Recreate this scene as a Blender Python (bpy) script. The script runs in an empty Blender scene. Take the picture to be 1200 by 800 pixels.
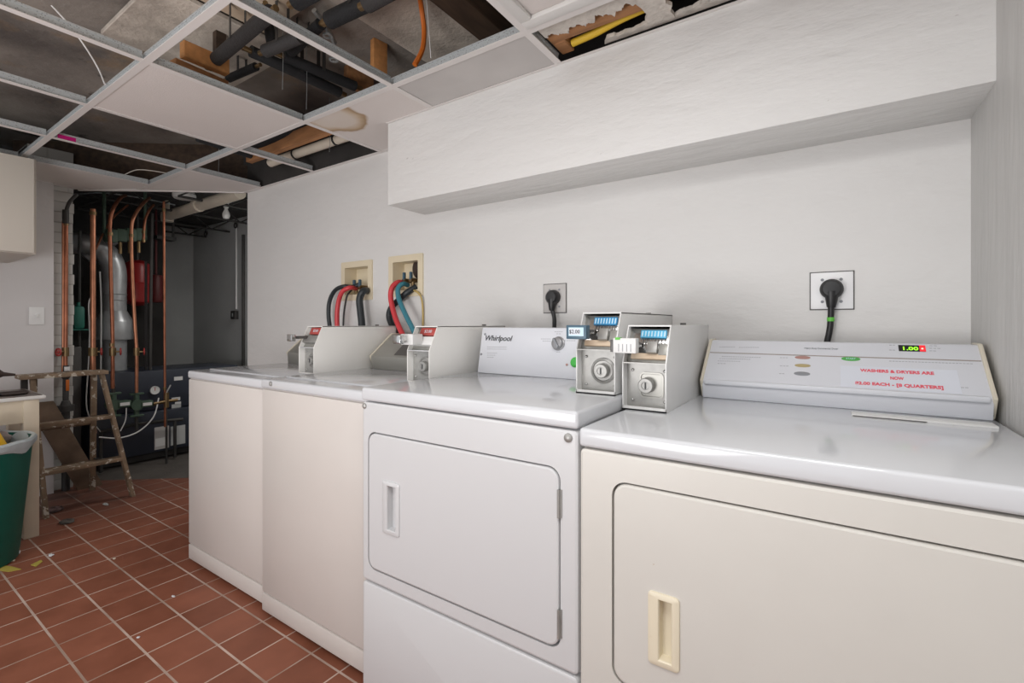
import bpy, bmesh, math, random
from mathutils import Vector, Matrix
random.seed(7)
S = bpy.context.scene
COL = S.collection
PI = math.pi

# ------------------------------------------------------------------ camera
TH = math.atan(375 / 556.0)
F_PX, CX, CY, H = 556.0, 600.0, 379.0, 1.13
cd = bpy.data.cameras.new('camera')
cam = bpy.data.objects.new('camera', cd)
COL.objects.link(cam)
cam.location = (0, 0, H)
cam.rotation_euler = (PI / 2, 0, TH)
cd.sensor_width = 36.0
cd.lens = F_PX / 1200 * 36.0
cd.shift_y = -(400 - CY) / 1200.0
cd.clip_start = 0.02
S.camera = cam

# ------------------------------------------------------------------ exposure, sky, added lights
S.view_settings.view_transform = 'Standard'
S.view_settings.look = 'None'
S.view_settings.gamma = 1
S.view_settings.use_curve_mapping = False
S.view_settings.exposure = 0.0
w = bpy.data.worlds.new('world'); S.world = w
w.use_nodes = True
w.node_tree.nodes['Background'].inputs[0].default_value = (0.93, 0.96, 1.0, 1)
w.node_tree.nodes['Background'].inputs[1].default_value = 1.0


def area(name, loc, rot, sx, sy, power, col=(1, 1, 1)):
    l = bpy.data.lights.new(name, 'AREA'); l.shape = 'RECTANGLE'
    l.size = sx; l.size_y = sy; l.energy = power; l.color = col
    o = bpy.data.objects.new(name, l); COL.objects.link(o)
    o.location = loc; o.rotation_euler = rot
    return o


# unseen overhead fill lights, added above and behind the camera
area('overhead_fill', (-0.12, 0.12, 2.03), (0, 0, 0), 0.7, 0.55, 15, (1, 0.99, 0.98))
area('overhead_fill', (-1.9, -0.55, 2.03), (0, 0, 0), 1.1, 0.5, 11, (1, 0.945, 0.92))
# unseen uplight added behind the camera to brighten the ceiling and the soffit
area('uplight_fill', (-1.1, -1.2, 0.75), Vector((-0.25, 0.50, 0.85)).to_track_quat('-Z', 'Y').to_euler(), 1.4, 0.9, 40, (1, 0.965, 0.95))
# fill light added round the wall corner to lift the dark boiler room
area('boiler_room_fill', (-3.75, 2.25, 2.1), (0, 0, 0), 0.25, 0.25, 11, (1, 0.97, 0.93))

# ------------------------------------------------------------------ pixel helpers (positions measured from the photograph)
FW = Vector((-math.sin(TH), math.cos(TH), 0)); RT = Vector((math.cos(TH), math.sin(TH), 0))


def ray(x, y): return FW + (x - CX) / F_PX * RT + Vector((0, 0, (CY - y) / F_PX))
def atX(x, y, X): d = ray(x, y); return Vector((0, 0, H)) + d * (X / d.x)
def atY(x, y, Y): d = ray(x, y); return Vector((0, 0, H)) + d * (Y / d.y)
def atZ(x, y, Z): d = ray(x, y); return Vector((0, 0, H)) + d * ((Z - H) / d.z)
def atP(x, y, p, n):
    d = ray(x, y); c = Vector((0, 0, H)); return c + d * ((p - c).dot(n) / d.dot(n))


# ------------------------------------------------------------------ materials
def nt(m): return m.node_tree.nodes, m.node_tree.links


def mat(name, col, rough=0.5, metal=0.0, var=0.0, vscale=8.0, bump=0.0, bscale=60.0, coat=0.0, col2=None, emit=0.0, stretch=None, spec=0.5, detail=4):
    m = bpy.data.materials.new(name); m.use_nodes = True
    N, L = nt(m); b = N['Principled BSDF']
    b.inputs['Base Color'].default_value = (*col, 1)
    b.inputs['Roughness'].default_value = rough
    b.inputs['Metallic'].default_value = metal
    b.inputs['Coat Weight'].default_value = coat
    b.inputs['Coat Roughness'].default_value = 0.08
    b.inputs['Specular IOR Level'].default_value = spec
    if emit:
        b.inputs['Emission Color'].default_value = (*col, 1); b.inputs['Emission Strength'].default_value = emit
    if var or bump or col2:
        g = N.new('ShaderNodeNewGeometry'); src = g.outputs['Position']
        if stretch:
            vm = N.new('ShaderNodeVectorMath'); vm.operation = 'MULTIPLY'; vm.inputs[1].default_value = stretch
            L.new(src, vm.inputs[0]); src = vm.outputs[0]
    if var or col2:
        t = N.new('ShaderNodeTexNoise'); t.inputs['Scale'].default_value = vscale; t.inputs['Detail'].default_value = detail
        L.new(src, t.inputs['Vector'])
        r = N.new('ShaderNodeValToRGB')
        if col2:
            a, c = col, col2
            r.color_ramp.elements[0].position = 0.5 - var; r.color_ramp.elements[1].position = 0.5 + var
        else:
            a = tuple(max(0, v * (1 - var)) for v in col); c = tuple(min(1, v * (1 + var)) for v in col)
            r.color_ramp.elements[0].position = 0.3; r.color_ramp.elements[1].position = 0.7
        r.color_ramp.elements[0].color = (*a, 1); r.color_ramp.elements[1].color = (*c, 1)
        L.new(t.outputs['Fac'], r.inputs['Fac']); L.new(r.outputs['Color'], b.inputs['Base Color'])
    if bump:
        t2 = N.new('ShaderNodeTexNoise'); t2.inputs['Scale'].default_value = bscale; t2.inputs['Detail'].default_value = 5
        L.new(src, t2.inputs['Vector'])
        bm_ = N.new('ShaderNodeBump'); bm_.inputs['Strength'].default_value = bump; bm_.inputs['Distance'].default_value = 0.01
        L.new(t2.outputs['Fac'], bm_.inputs['Height']); L.new(bm_.outputs['Normal'], b.inputs['Normal'])
    return m


def overlay(m, col, scale, lo, hi, stretch=(1, 1, 1), amount=1.0, seed=0.0):
    """patchy stain layered over the existing base colour"""
    N, L = nt(m); b = N['Principled BSDF']
    g = N.new('ShaderNodeNewGeometry')
    vm = N.new('ShaderNodeVectorMath'); vm.operation = 'MULTIPLY_ADD'
    vm.inputs[1].default_value = stretch; vm.inputs[2].default_value = (seed, seed * 1.7, seed * .3)
    L.new(g.outputs['Position'], vm.inputs[0])
    t = N.new('ShaderNodeTexNoise'); t.inputs['Scale'].default_value = scale; t.inputs['Detail'].default_value = 6
    t.inputs['Roughness'].default_value = 0.65
    L.new(vm.outputs[0], t.inputs['Vector'])
    r = N.new('ShaderNodeMapRange'); r.inputs[1].default_value = lo; r.inputs[2].default_value = hi
    r.inputs[4].default_value = amount
    L.new(t.outputs['Fac'], r.inputs[0])
    mx = N.new('ShaderNodeMix'); mx.data_type = 'RGBA'
    L.new(r.outputs[0], mx.inputs[0])
    s = b.inputs['Base Color']
    if s.is_linked:
        L.new(s.links[0].from_socket, mx.inputs[6])
    else:
        mx.inputs[6].default_value = s.default_value
    mx.inputs[7].default_value = (*col, 1)
    L.new(mx.outputs[2], s)
    return m


M = {}
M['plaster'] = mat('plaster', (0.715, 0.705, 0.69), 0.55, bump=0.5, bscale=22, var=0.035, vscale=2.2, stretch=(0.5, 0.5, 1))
overlay(M['plaster'], (0.38, 0.36, 0.35), 9, 0.70, 0.715, (1, 1, .5), 0.75)
M['plaster_soffit'] = mat('plaster_soffit', (0.755, 0.75, 0.735), 0.5, bump=0.8, bscale=20, var=0.03, vscale=2.0, stretch=(0.35, 1, 1))
overlay(M['plaster_soffit'], (0.42, 0.39, 0.38), 11, 0.705, 0.72, (.6, 1, 1.4), 0.7, 4)
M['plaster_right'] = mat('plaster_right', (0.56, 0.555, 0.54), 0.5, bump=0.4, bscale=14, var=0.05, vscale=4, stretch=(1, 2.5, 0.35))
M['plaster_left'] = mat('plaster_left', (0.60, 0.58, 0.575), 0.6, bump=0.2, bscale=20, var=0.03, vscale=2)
M['boiler_wall'] = mat('boiler_wall', (0.50, 0.51, 0.505), 0.7, bump=0.3, bscale=12, var=0.08, vscale=1.5)
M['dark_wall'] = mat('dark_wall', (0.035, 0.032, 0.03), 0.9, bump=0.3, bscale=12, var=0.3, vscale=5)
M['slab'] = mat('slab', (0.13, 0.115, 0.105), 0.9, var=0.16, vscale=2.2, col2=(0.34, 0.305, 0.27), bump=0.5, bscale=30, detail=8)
overlay(M['slab'], (0.33, 0.22, 0.12), 2.4, 0.55, 0.70, (1, 1, 1), 0.65, 3)
overlay(M['slab'], (0.012, 0.010, 0.009), 2.3, 0.60, 0.66, (1, 1, 1), 0.9, 9)
overlay(M['slab'], (0.42, 0.38, 0.34), 14, 0.68, 0.76, (1, 1, 1), 0.5, 5)
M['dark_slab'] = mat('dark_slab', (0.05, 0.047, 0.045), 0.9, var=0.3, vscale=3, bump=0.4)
M['plank'] = mat('plank', (0.50, 0.37, 0.26), 0.8, var=0.14, vscale=5, col2=(0.70, 0.57, 0.43), stretch=(1, .25, 1), bump=.3)
M['concrete_board'] = mat('concrete_board', (0.42, 0.37, 0.32), 0.9, var=0.12, vscale=6, col2=(0.68, 0.61, 0.53), bump=.4, detail=8)
M['enamel'] = mat('enamel', (0.60, 0.605, 0.615), 0.28, coat=0.1)
M['enamel_top'] = mat('enamel_top', (0.62, 0.635, 0.66), 0.12, coat=0.15)
M['enamel_warm'] = mat('enamel_warm', (0.64, 0.60, 0.565), 0.30, var=0.02, vscale=4)
M['enamel_dryer'] = mat('enamel_dryer', (0.625, 0.608, 0.568), 0.32, var=0.02, vscale=5)
overlay(M['enamel_dryer'], (0.42, 0.30, 0.2), 55, 0.72, 0.78, (1, 1, 1), 0.6, 2)
M['cream_plastic'] = mat('cream_plastic', (0.66, 0.61, 0.50), 0.4)
M['yellow_cream'] = mat('yellow_cream', (0.74, 0.67, 0.52), 0.45)
overlay(M['yellow_cream'], (0.42, 0.27, 0.12), 30, 0.58, 0.75, (1, 1, 1), 0.5, 2)
M['hose_box'] = mat('hose_box', (0.72, 0.63, 0.46), 0.5, var=0.04, vscale=10)
M['white_plastic'] = mat('white_plastic', (0.74, 0.74, 0.73), 0.4)
M['white_metal'] = mat('white_metal', (0.72, 0.69, 0.67), 0.45)
M['plate_white'] = mat('plate_white', (0.86, 0.86, 0.87), 0.35)
M['meter_white'] = mat('meter_white', (0.83, 0.82, 0.79), 0.3)
M['meter_grey'] = mat('meter_grey', (0.72, 0.72, 0.71), 0.25)
M['galv'] = mat('galv', (0.42, 0.45, 0.46), 0.38, metal=0.7, var=0.2, vscale=60)
M['steel'] = mat('steel', (0.36, 0.355, 0.34), 0.42, metal=0.5, var=0.1, vscale=40)
M['chrome'] = mat('chrome', (0.55, 0.55, 0.54), 0.2, metal=1.0)
M['duct'] = mat('duct', (0.42, 0.43, 0.44), 0.36, metal=0.5, var=0.12, vscale=12)
M['panel_steel'] = mat('panel_steel', (0.35, 0.345, 0.32), 0.35, metal=0.4)
M['panel_dark'] = mat('panel_dark', (0.10, 0.095, 0.09), 0.4)
M['black'] = mat('black', (0.012, 0.012, 0.013), 0.4)
M['foam'] = mat('foam', (0.014, 0.015, 0.017), 0.75, bump=0.3, bscale=90, var=.15)
M['foam_grey'] = mat('foam_grey', (0.036, 0.034, 0.034), 0.75, bump=0.3, bscale=90)
M['copper'] = mat('copper', (0.33, 0.125, 0.07), 0.42, metal=0.7, var=0.25, vscale=14)
M['copper_bright'] = mat('copper_bright', (0.44, 0.19, 0.11), 0.38, metal=0.7, var=0.2, vscale=14)
M['brass'] = mat('brass', (0.22, 0.15, 0.075), 0.4, metal=0.8, var=.2, vscale=20)
M['iron'] = mat('iron', (0.05, 0.048, 0.046), 0.6, metal=0.3, var=.2)
M['red_wheel'] = mat('red_wheel', (0.33, 0.03, 0.025), 0.45)
M['red_tank'] = mat('red_tank', (0.26, 0.014, 0.014), 0.35)
M['red_dark'] = mat('red_dark', (0.10, 0.01, 0.01), 0.5)
M['green_pump'] = mat('green_pump', (0.055, 0.095, 0.065), 0.55, var=.15)
M['boiler_blue'] = mat('boiler_blue', (0.028, 0.033, 0.048), 0.4, var=0.1, vscale=6)
M['wood_new'] = mat('wood_new', (0.50, 0.23, 0.08), 0.65, var=0.2, vscale=10, stretch=(.3, 3, 3))
M['wood_dark'] = mat('wood_dark', (0.055, 0.033, 0.020), 0.8, var=0.35, vscale=12, stretch=(3, .4, 3))
M['wood_brown'] = mat('wood_brown', (0.36, 0.17, 0.07), 0.7, var=0.3, vscale=10, stretch=(.4, 3, 3))
M['ladder_wood'] = mat('ladder_wood', (0.20, 0.14, 0.09), 0.75, var=0.3, vscale=12)
overlay(M['ladder_wood'], (0.60, 0.56, 0.48), 24, 0.57, 0.60, (1, 1, 1), 0.85, 1)
M['board_brown'] = mat('board_brown', (0.13, 0.085, 0.055), 0.75, var=0.3, vscale=9)
M['orange'] = mat('orange', (0.62, 0.16, 0.025), 0.35)
M['yellow'] = mat('yellow', (0.86, 0.50, 0.02), 0.4)
M['yellow_pipe'] = mat('yellow_pipe', (0.75, 0.50, 0.04), 0.5)
M['pvc'] = mat('pvc', (0.60, 0.54, 0.45), 0.5, var=.08)
M['hose_red'] = mat('hose_red', (0.62, 0.05, 0.06), 0.4)
M['hose_teal'] = mat('hose_teal', (0.04, 0.20, 0.26), 0.4)
M['hose_black'] = mat('hose_black', (0.02, 0.026, 0.03), 0.45)
M['tube_amber'] = mat('tube_amber', (0.50, 0.36, 0.12), 0.3)
M['bin_green'] = mat('bin_green', (0.0, 0.085, 0.06), 0.45, var=.06, vscale=5)
M['bag'] = mat('bag', (0.42, 0.47, 0.49), 0.35, var=.06, vscale=30)
M['table_cream'] = mat('table_cream', (0.64, 0.56, 0.44), 0.5, var=.05, vscale=9)
M['table_top'] = mat('table_top', (0.05, 0.035, 0.03), 0.35, var=0.12, vscale=9, col2=(0.20, 0.15, 0.13))
M['table_edge'] = mat('table_edge', (0.70, 0.69, 0.67), 0.4)
M['cabinet'] = mat('cabinet', (0.66, 0.62, 0.55), 0.5)
M['drywall_edge'] = mat('drywall_edge', (0.60, 0.56, 0.51), 0.9, bump=.6, bscale=50, var=.12, vscale=30)
M['tile_flat'] = mat('tile_flat', (0.70, 0.655, 0.63), 0.7, bump=0.15, bscale=200, var=.02, vscale=3)
M['tile_grey'] = mat('tile_grey', (0.54, 0.52, 0.505), 0.6, var=0.08, vscale=4)
M['blue'] = mat('blue', (0.03, 0.27, 0.55), 0.4)
M['blue_light'] = mat('blue_light', (0.09, 0.45, 0.72), 0.4)
M['blue_pale'] = mat('blue_pale', (0.55, 0.75, 0.85), 0.4)
M['slate'] = mat('slate', (0.06, 0.12, 0.17), 0.4)
M['red_label'] = mat('red_label', (0.42, 0.07, 0.06), 0.4)
M['red_text'] = mat('red_text', (0.80, 0.10, 0.14), 0.5)
M['grey_text'] = mat('grey_text', (0.26, 0.27, 0.29), 0.5)
M['dark_text'] = mat('dark_text', (0.04, 0.04, 0.045), 0.5)
M['pale_text'] = mat('pale_text', (0.42, 0.43, 0.46), 0.5)
M['paper'] = mat('paper', (0.70, 0.73, 0.80), 0.5)
M['console_face'] = mat('console_face', (0.685, 0.70, 0.745), 0.3)
M['seam_brown'] = mat('seam_brown', (0.33, 0.29, 0.26), 0.5)
M['btn_red'] = mat('btn_red', (0.42, 0.24, 0.21), 0.4)
M['btn_yellow'] = mat('btn_yellow', (0.44, 0.36, 0.18), 0.4)
M['btn_grey'] = mat('btn_grey', (0.27, 0.28, 0.30), 0.4)
M['green'] = mat('green', (0.05, 0.48, 0.06), 0.35)
M['btn_green'] = mat('btn_green', (0.10, 0.42, 0.10), 0.4)
M['led_green'] = mat('led_green', (0.35, 1.0, 0.03), 0.4, emit=1.0)
M['led_red'] = mat('led_red', (0.85, 0.03, 0.04), 0.4, emit=0.5)
M['led_red_bright'] = mat('led_red_bright', (1.0, 0.5, 0.4), 0.4, emit=1.0)
M['tape_green'] = mat('tape_green', (0.12, 0.50, 0.06), 0.5)
M['magenta'] = mat('magenta', (0.55, 0.0, 0.18), 0.5)
M['knob'] = mat('knob', (0.33, 0.33, 0.34), 0.35, metal=.3)
M['cloth_dark'] = mat('cloth_dark', (0.02, 0.02, 0.028), 0.9, bump=.4)
M['cloth_brown'] = mat('cloth_brown', (0.045, 0.028, 0.022), 0.7)
M['rag'] = mat('rag', (0.30, 0.25, 0.24), 0.9, bump=.5, var=.2)
M['dust'] = mat('dust', (0.17, 0.12, 0.115), 0.95, bump=.5, var=.3, vscale=40)
M['debris_white'] = mat('debris_white', (0.72, 0.74, 0.76), 0.6)
M['debris_yellow'] = mat('debris_yellow', (0.42, 0.34, 0.06), 0.8)
M['bulb'] = mat('bulb', (0.78, 0.78, 0.76), 0.15)
M['teal_item'] = mat('teal_item', (0.02, 0.16, 0.12), 0.5)

# water stained ceiling tile: ring stain with a shape of its own
M['tile_stained'] = mat('tile_stained', (0.70, 0.655, 0.63), 0.7, bump=0.15, bscale=200)
N, L = nt(M['tile_stained']); b = N['Principled BSDF']
g = N.new('ShaderNodeNewGeometry'); nz = N.new('ShaderNodeTexNoise'); nz.inputs['Scale'].default_value = 9
vs = N.new('ShaderNodeVectorMath'); vs.operation = 'MULTIPLY_ADD'; vs.inputs[1].default_value = (.07, .07, .07)
L.new(g.outputs['Position'], nz.inputs['Vector']); L.new(nz.outputs['Color'], vs.inputs[0]); L.new(g.outputs['Position'], vs.inputs[2])
sc = atZ(384, 138, 2.06)
ds = N.new('ShaderNodeVectorMath'); ds.operation = 'DISTANCE'
ds.inputs[1].default_value = (sc.x + .035, sc.y + .035, 2.06 + .035)
L.new(vs.outputs[0], ds.inputs[0])
cr = N.new('ShaderNodeValToRGB'); e = cr.color_ramp.elements
e[0].position = 0.0; e[0].color = (0.69, 0.63, 0.58, 1); e[1].position = 0.60; e[1].color = (0.70, 0.655, 0.63, 1)
for p_, c_ in ((0.36, (0.67, 0.60, 0.53)), (0.46, (0.55, 0.42, 0.29)), (0.54, (0.38, 0.26, 0.15)), (0.57, (0.60, 0.52, 0.45))):
    q = e.new(p_); q.color = (*c_, 1)
mr = N.new('ShaderNodeMapRange'); mr.inputs[2].default_value = 0.30
L.new(ds.outputs['Value'], mr.inputs[0]); L.new(mr.outputs[0], cr.inputs['Fac']); L.new(cr.outputs['Color'], b.inputs['Base Color'])

# quarry tile floor
M['floor'] = mat('quarry_tile', (0.27, 0.10, 0.065), 0.5, spec=0.3)
N, L = nt(M['floor']); b = N['Principled BSDF']
g = N.new('ShaderNodeNewGeometry'); sp = N.new('ShaderNodeSeparateXYZ'); L.new(g.outputs['Position'], sp.inputs[0])


def mth(op, a, b_=None, c=None):
    n = N.new('ShaderNodeMath'); n.operation = op
    for i, v in enumerate((a, b_, c)):
        if v is None: continue
        if isinstance(v, (int, float)): n.inputs[i].default_value = v
        else: L.new(v, n.inputs[i])
    return n.outputs[0]


ux = mth('DIVIDE', mth('ADD', sp.outputs[0], 1.946 + 20 * .1553), .1553)
uy = mth('DIVIDE', mth('ADD', sp.outputs[1], -0.963 + 30 * .158), .158)
fx = mth('FRACT', ux); fy = mth('FRACT', uy)
ex = mth('MINIMUM', fx, mth('SUBTRACT', 1.0, fx)); ey = mth('MINIMUM', fy, mth('SUBTRACT', 1.0, fy))
gx = mth('LESS_THAN', ex, 0.018); gy = mth('LESS_THAN', ey, 0.023)
grout = mth('MAXIMUM', gx, gy)
cb = N.new('ShaderNodeCombineXYZ'); L.new(mth('FLOOR', ux), cb.inputs[0]); L.new(mth('FLOOR', uy), cb.inputs[1])
wn = N.new('ShaderNodeTexWhiteNoise'); wn.noise_dimensions = '2D'; L.new(cb.outputs[0], wn.inputs['Vector'])
nz = N.new('ShaderNodeTexNoise'); nz.inputs['Scale'].default_value = 7; nz.inputs['Detail'].default_value = 6; L.new(g.outputs['Position'], nz.inputs['Vector'])
tone = mth('ADD', mth('MULTIPLY', wn.outputs['Value'], 0.35), mth('MULTIPLY', nz.outputs['Fac'], 0.9))
cr = N.new('ShaderNodeValToRGB'); e = cr.color_ramp.elements
e[0].position = .25; e[0].color = (0.185, 0.062, 0.034, 1); e[1].position = .95; e[1].color = (0.325, 0.120, 0.072, 1)
L.new(tone, cr.inputs['Fac'])
gm = N.new('ShaderNodeMix'); gm.data_type = 'RGBA'; L.new(grout, gm.inputs[0]); L.new(cr.outputs['Color'], gm.inputs[6])
n2 = N.new('ShaderNodeTexNoise'); n2.inputs['Scale'].default_value = 5; L.new(g.outputs['Position'], n2.inputs['Vector'])
c2 = N.new('ShaderNodeValToRGB'); c2.color_ramp.elements[0].position = .35; c2.color_ramp.elements[0].color = (0.34, 0.24, 0.19, 1)
c2.color_ramp.elements[1].position = .65; c2.color_ramp.elements[1].color = (0.60, 0.47, 0.40, 1)
L.new(n2.outputs['Fac'], c2.inputs['Fac']); L.new(c2.outputs['Color'], gm.inputs[7])
L.new(gm.outputs[2], b.inputs['Base Color'])
# settled dust by the boiler-room threshold
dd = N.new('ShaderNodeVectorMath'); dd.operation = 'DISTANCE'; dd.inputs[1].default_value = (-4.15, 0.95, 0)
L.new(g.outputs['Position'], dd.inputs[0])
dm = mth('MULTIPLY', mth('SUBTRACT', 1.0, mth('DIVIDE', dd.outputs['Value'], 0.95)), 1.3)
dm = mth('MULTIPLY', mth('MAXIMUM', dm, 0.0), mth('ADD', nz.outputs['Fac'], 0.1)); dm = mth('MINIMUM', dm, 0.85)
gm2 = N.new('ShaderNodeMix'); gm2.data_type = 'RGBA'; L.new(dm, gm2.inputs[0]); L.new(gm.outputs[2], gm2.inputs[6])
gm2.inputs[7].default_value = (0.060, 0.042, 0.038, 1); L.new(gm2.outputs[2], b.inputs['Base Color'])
bp = N.new('ShaderNodeBump'); bp.inputs['Strength'].default_value = .5; bp.inputs['Distance'].default_value = .002; bp.invert = True
L.new(grout, bp.inputs['Height']); L.new(bp.outputs[0], b.inputs['Normal'])
L.new(mth('ADD', mth('MULTIPLY', nz.outputs['Fac'], .25), .38), b.inputs['Roughness'])
M['concrete'] = mat('concrete', (0.085, 0.075, 0.066), 0.85, var=.2, vscale=5, bump=.3)

# painted brick of the pillar
M['brick'] = mat('painted_brick', (0.50, 0.49, 0.46), 0.7)
N, L = nt(M['brick']); b = N['Principled BSDF']
g = N.new('ShaderNodeNewGeometry'); sp = N.new('ShaderNodeSeparateXYZ'); L.new(g.outputs['Position'], sp.inputs[0])
cb = N.new('ShaderNodeCombineXYZ'); L.new(mth('ADD', sp.outputs[0], sp.outputs[1]), cb.inputs[0]); L.new(sp.outputs[2], cb.inputs[1])
bt = N.new('ShaderNodeTexBrick'); bt.inputs['Scale'].default_value = 1; bt.inputs['Brick Width'].default_value = .21; bt.inputs['Row Height'].default_value = .07
bt.inputs['Mortar Size'].default_value = .005; bt.inputs['Color1'].default_value = (.52, .51, .48, 1); bt.inputs['Color2'].default_value = (.46, .45, .43, 1)
bt.inputs['Mortar'].default_value = (.42, .41, .385, 1); L.new(cb.outputs[0], bt.inputs['Vector'])
L.new(bt.outputs['Color'], b.inputs['Base Color'])
bp = N.new('ShaderNodeBump'); bp.invert = True; bp.inputs['Strength'].default_value = .35; bp.inputs['Distance'].default_value = .006
L.new(bt.outputs['Fac'], bp.inputs['Height']); L.new(bp.outputs[0], b.inputs['Normal'])

# pegboard-like slotting of the ceiling tee webs
M['tee_web'] = mat('tee_web', (0.40, 0.43, 0.44), 0.45, metal=0.3)
N, L = nt(M['tee_web']); b = N['Principled BSDF']
g = N.new('ShaderNodeNewGeometry'); vo = N.new('ShaderNodeTexVoronoi'); vo.inputs['Scale'].default_value = 150
L.new(g.outputs['Position'], vo.inputs['Vector'])
cr = N.new('ShaderNodeValToRGB'); e = cr.color_ramp.elements
e[0].position = .14; e[0].color = (0.22, 0.23, 0.235, 1); e[1].position = .34; e[1].color = (0.50, 0.53, 0.54, 1)
L.new(vo.outputs['Distance'], cr.inputs['Fac']); L.new(cr.outputs['Color'], b.inputs['Base Color'])


# ------------------------------------------------------------------ mesh helpers
class MB:
    def __init__(s): s.bm = bmesh.new()

    def _merge(s, t, mi=0):
        for f in t.faces: f.material_index = mi
        me = bpy.data.meshes.new('tmp'); t.to_mesh(me); t.free(); s.bm.from_mesh(me); bpy.data.meshes.remove(me)
        return s

    def box(s, a, b, bev=0.0, seg=2, rot=None, mi=0):
        t = bmesh.new(); bmesh.ops.create_cube(t, size=1)
        a = Vector(a); b = Vector(b); c = (a + b) / 2; d = b - a
        for v in t.verts: v.co = Vector((v.co.x * d.x, v.co.y * d.y, v.co.z * d.z))
        if bev:
            bmesh.ops.bevel(t, geom=t.edges[:], offset=bev, segments=seg, affect='EDGES', profile=0.5)
        for v in t.verts:
            if rot: v.co = rot @ v.co
            v.co += c
        return s._merge(t, mi)

    def cyl(s, p, q, r, r2=None, n=20, mi=0, cap=True):
        p = Vector(p); q = Vector(q); r2 = r if r2 is None else r2
        t = bmesh.new(); d = q - p
        bmesh.ops.create_cone(t, cap_ends=cap, segments=n, radius1=r, radius2=r2, depth=d.length)
        R = d.to_track_quat('Z', 'Y').to_matrix()
        for v in t.verts: v.co = R @ v.co + (p + q) / 2
        return s._merge(t, mi)

    def sph(s, c, r, sc=(1, 1, 1), n=14, mi=0):
        t = bmesh.new(); bmesh.ops.create_uvsphere(t, u_segments=n * 2, v_segments=n, radius=r)
        for v in t.verts: v.co = Vector((v.co.x * sc[0], v.co.y * sc[1], v.co.z * sc[2])) + Vector(c)
        return s._merge(t, mi)

    def tube(s, pts, r, n=12, smooth=True, mi=0, closed=False):
        P = [Vector(p) for p in pts]
        if smooth and len(P) > 2:
            Q = []
            for i in range(len(P) - 1):
                p0 = P[max(i - 1, 0)]; p1 = P[i]; p2 = P[i + 1]; p3 = P[min(i + 2, len(P) - 1)]
                for k in range(6):
                    u = k / 6
                    Q.append(0.5 * ((2 * p1) + (p2 - p0) * u + (2 * p0 - 5 * p1 + 4 * p2 - p3) * u * u + (3 * p1 - p0 - 3 * p2 + p3) * u ** 3))
            Q.append(P[-1]); P = Q
        t = bmesh.new(); rings = []; up = None
        for i, p in enumerate(P):
            d = (P[min(i + 1, len(P) - 1)] - P[max(i - 1, 0)]).normalized()
            if up is None:
                up = Vector((0, 0, 1)) if abs(d.z) < .9 else Vector((1, 0, 0))
            a = (up - d * up.dot(d)).normalized(); up = a; c = d.cross(a)
            rr = r(i / (len(P) - 1)) if callable(r) else r
            rings.append([t.verts.new(p + a * math.cos(2 * PI * k / n) * rr + c * math.sin(2 * PI * k / n) * rr) for k in range(n)])
        for i in range(len(rings) - 1):
            for k in range(n):
                t.faces.new((rings[i][k], rings[i][(k + 1) % n], rings[i + 1][(k + 1) % n], rings[i + 1][k]))
        t.faces.new(rings[0]); t.faces.new(rings[-1])
        bmesh.ops.recalc_face_normals(t, faces=t.faces[:])
        return s._merge(t, mi)

    def lathe(s, prof, c, n=32, mi=0, axis=None):
        """prof: (r, h) list around an axis (default z) at c"""
        t = bmesh.new(); rings = []
        R = Vector(axis).to_track_quat('Z', 'Y').to_matrix() if axis else Matrix.Identity(3)
        for r, h in prof:
            rings.append([t.verts.new(R @ Vector((r * math.cos(2 * PI * k / n), r * math.sin(2 * PI * k / n), h)) + Vector(c)) for k in range(n)])
        for i in range(len(rings) - 1):
            for k in range(n):
                t.faces.new((rings[i][k], rings[i][(k + 1) % n], rings[i + 1][(k + 1) % n], rings[i + 1][k]))
        bmesh.ops.remove_doubles(t, verts=t.verts[:], dist=1e-6)
        bmesh.ops.recalc_face_normals(t, faces=t.faces[:])
        return s._merge(t, mi)

    def prism(s, poly, vec, mi=0, bev=0):
        """poly: list of 3d points (planar), extruded along vec"""
        t = bmesh.new(); vec = Vector(vec)
        a = [t.verts.new(Vector(p)) for p in poly]; b_ = [t.verts.new(Vector(p) + vec) for p in poly]; n = len(a)
        t.faces.new(a); t.faces.new(b_[::-1])
        for i in range(n): t.faces.new((a[i], b_[i], b_[(i + 1) % n], a[(i + 1) % n]))
        bmesh.ops.recalc_face_normals(t, faces=t.faces[:])
        if bev: bmesh.ops.bevel(t, geom=t.edges[:], offset=bev, segments=2, affect='EDGES', profile=.5)
        return s._merge(t, mi)

    def rings(s, loops, fill_first=True, fill_last=True, mi=0):
        t = bmesh.new(); R = [[t.verts.new(Vector(p)) for p in l] for l in loops]
        for i in range(len(R) - 1):
            n = len(R[i])
            for k in range(n): t.faces.new((R[i][k], R[i][(k + 1) % n], R[i + 1][(k + 1) % n], R[i + 1][k]))
        if fill_first: t.faces.new(R[0])
        if fill_last: t.faces.new(R[-1])
        bmesh.ops.recalc_face_normals(t, faces=t.faces[:])
        return s._merge(t, mi)

    def annulus(s, outer, inner, mi=0):
        t = bmesh.new(); ed = []
        for l in (outer, inner):
            v = [t.verts.new(Vector(p)) for p in l]
            ed += [t.edges.new((v[i], v[(i + 1) % len(v)])) for i in range(len(v))]
        bmesh.ops.triangle_fill(t, use_beauty=True, use_dissolve=False, edges=ed)
        return s._merge(t, mi)

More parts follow.
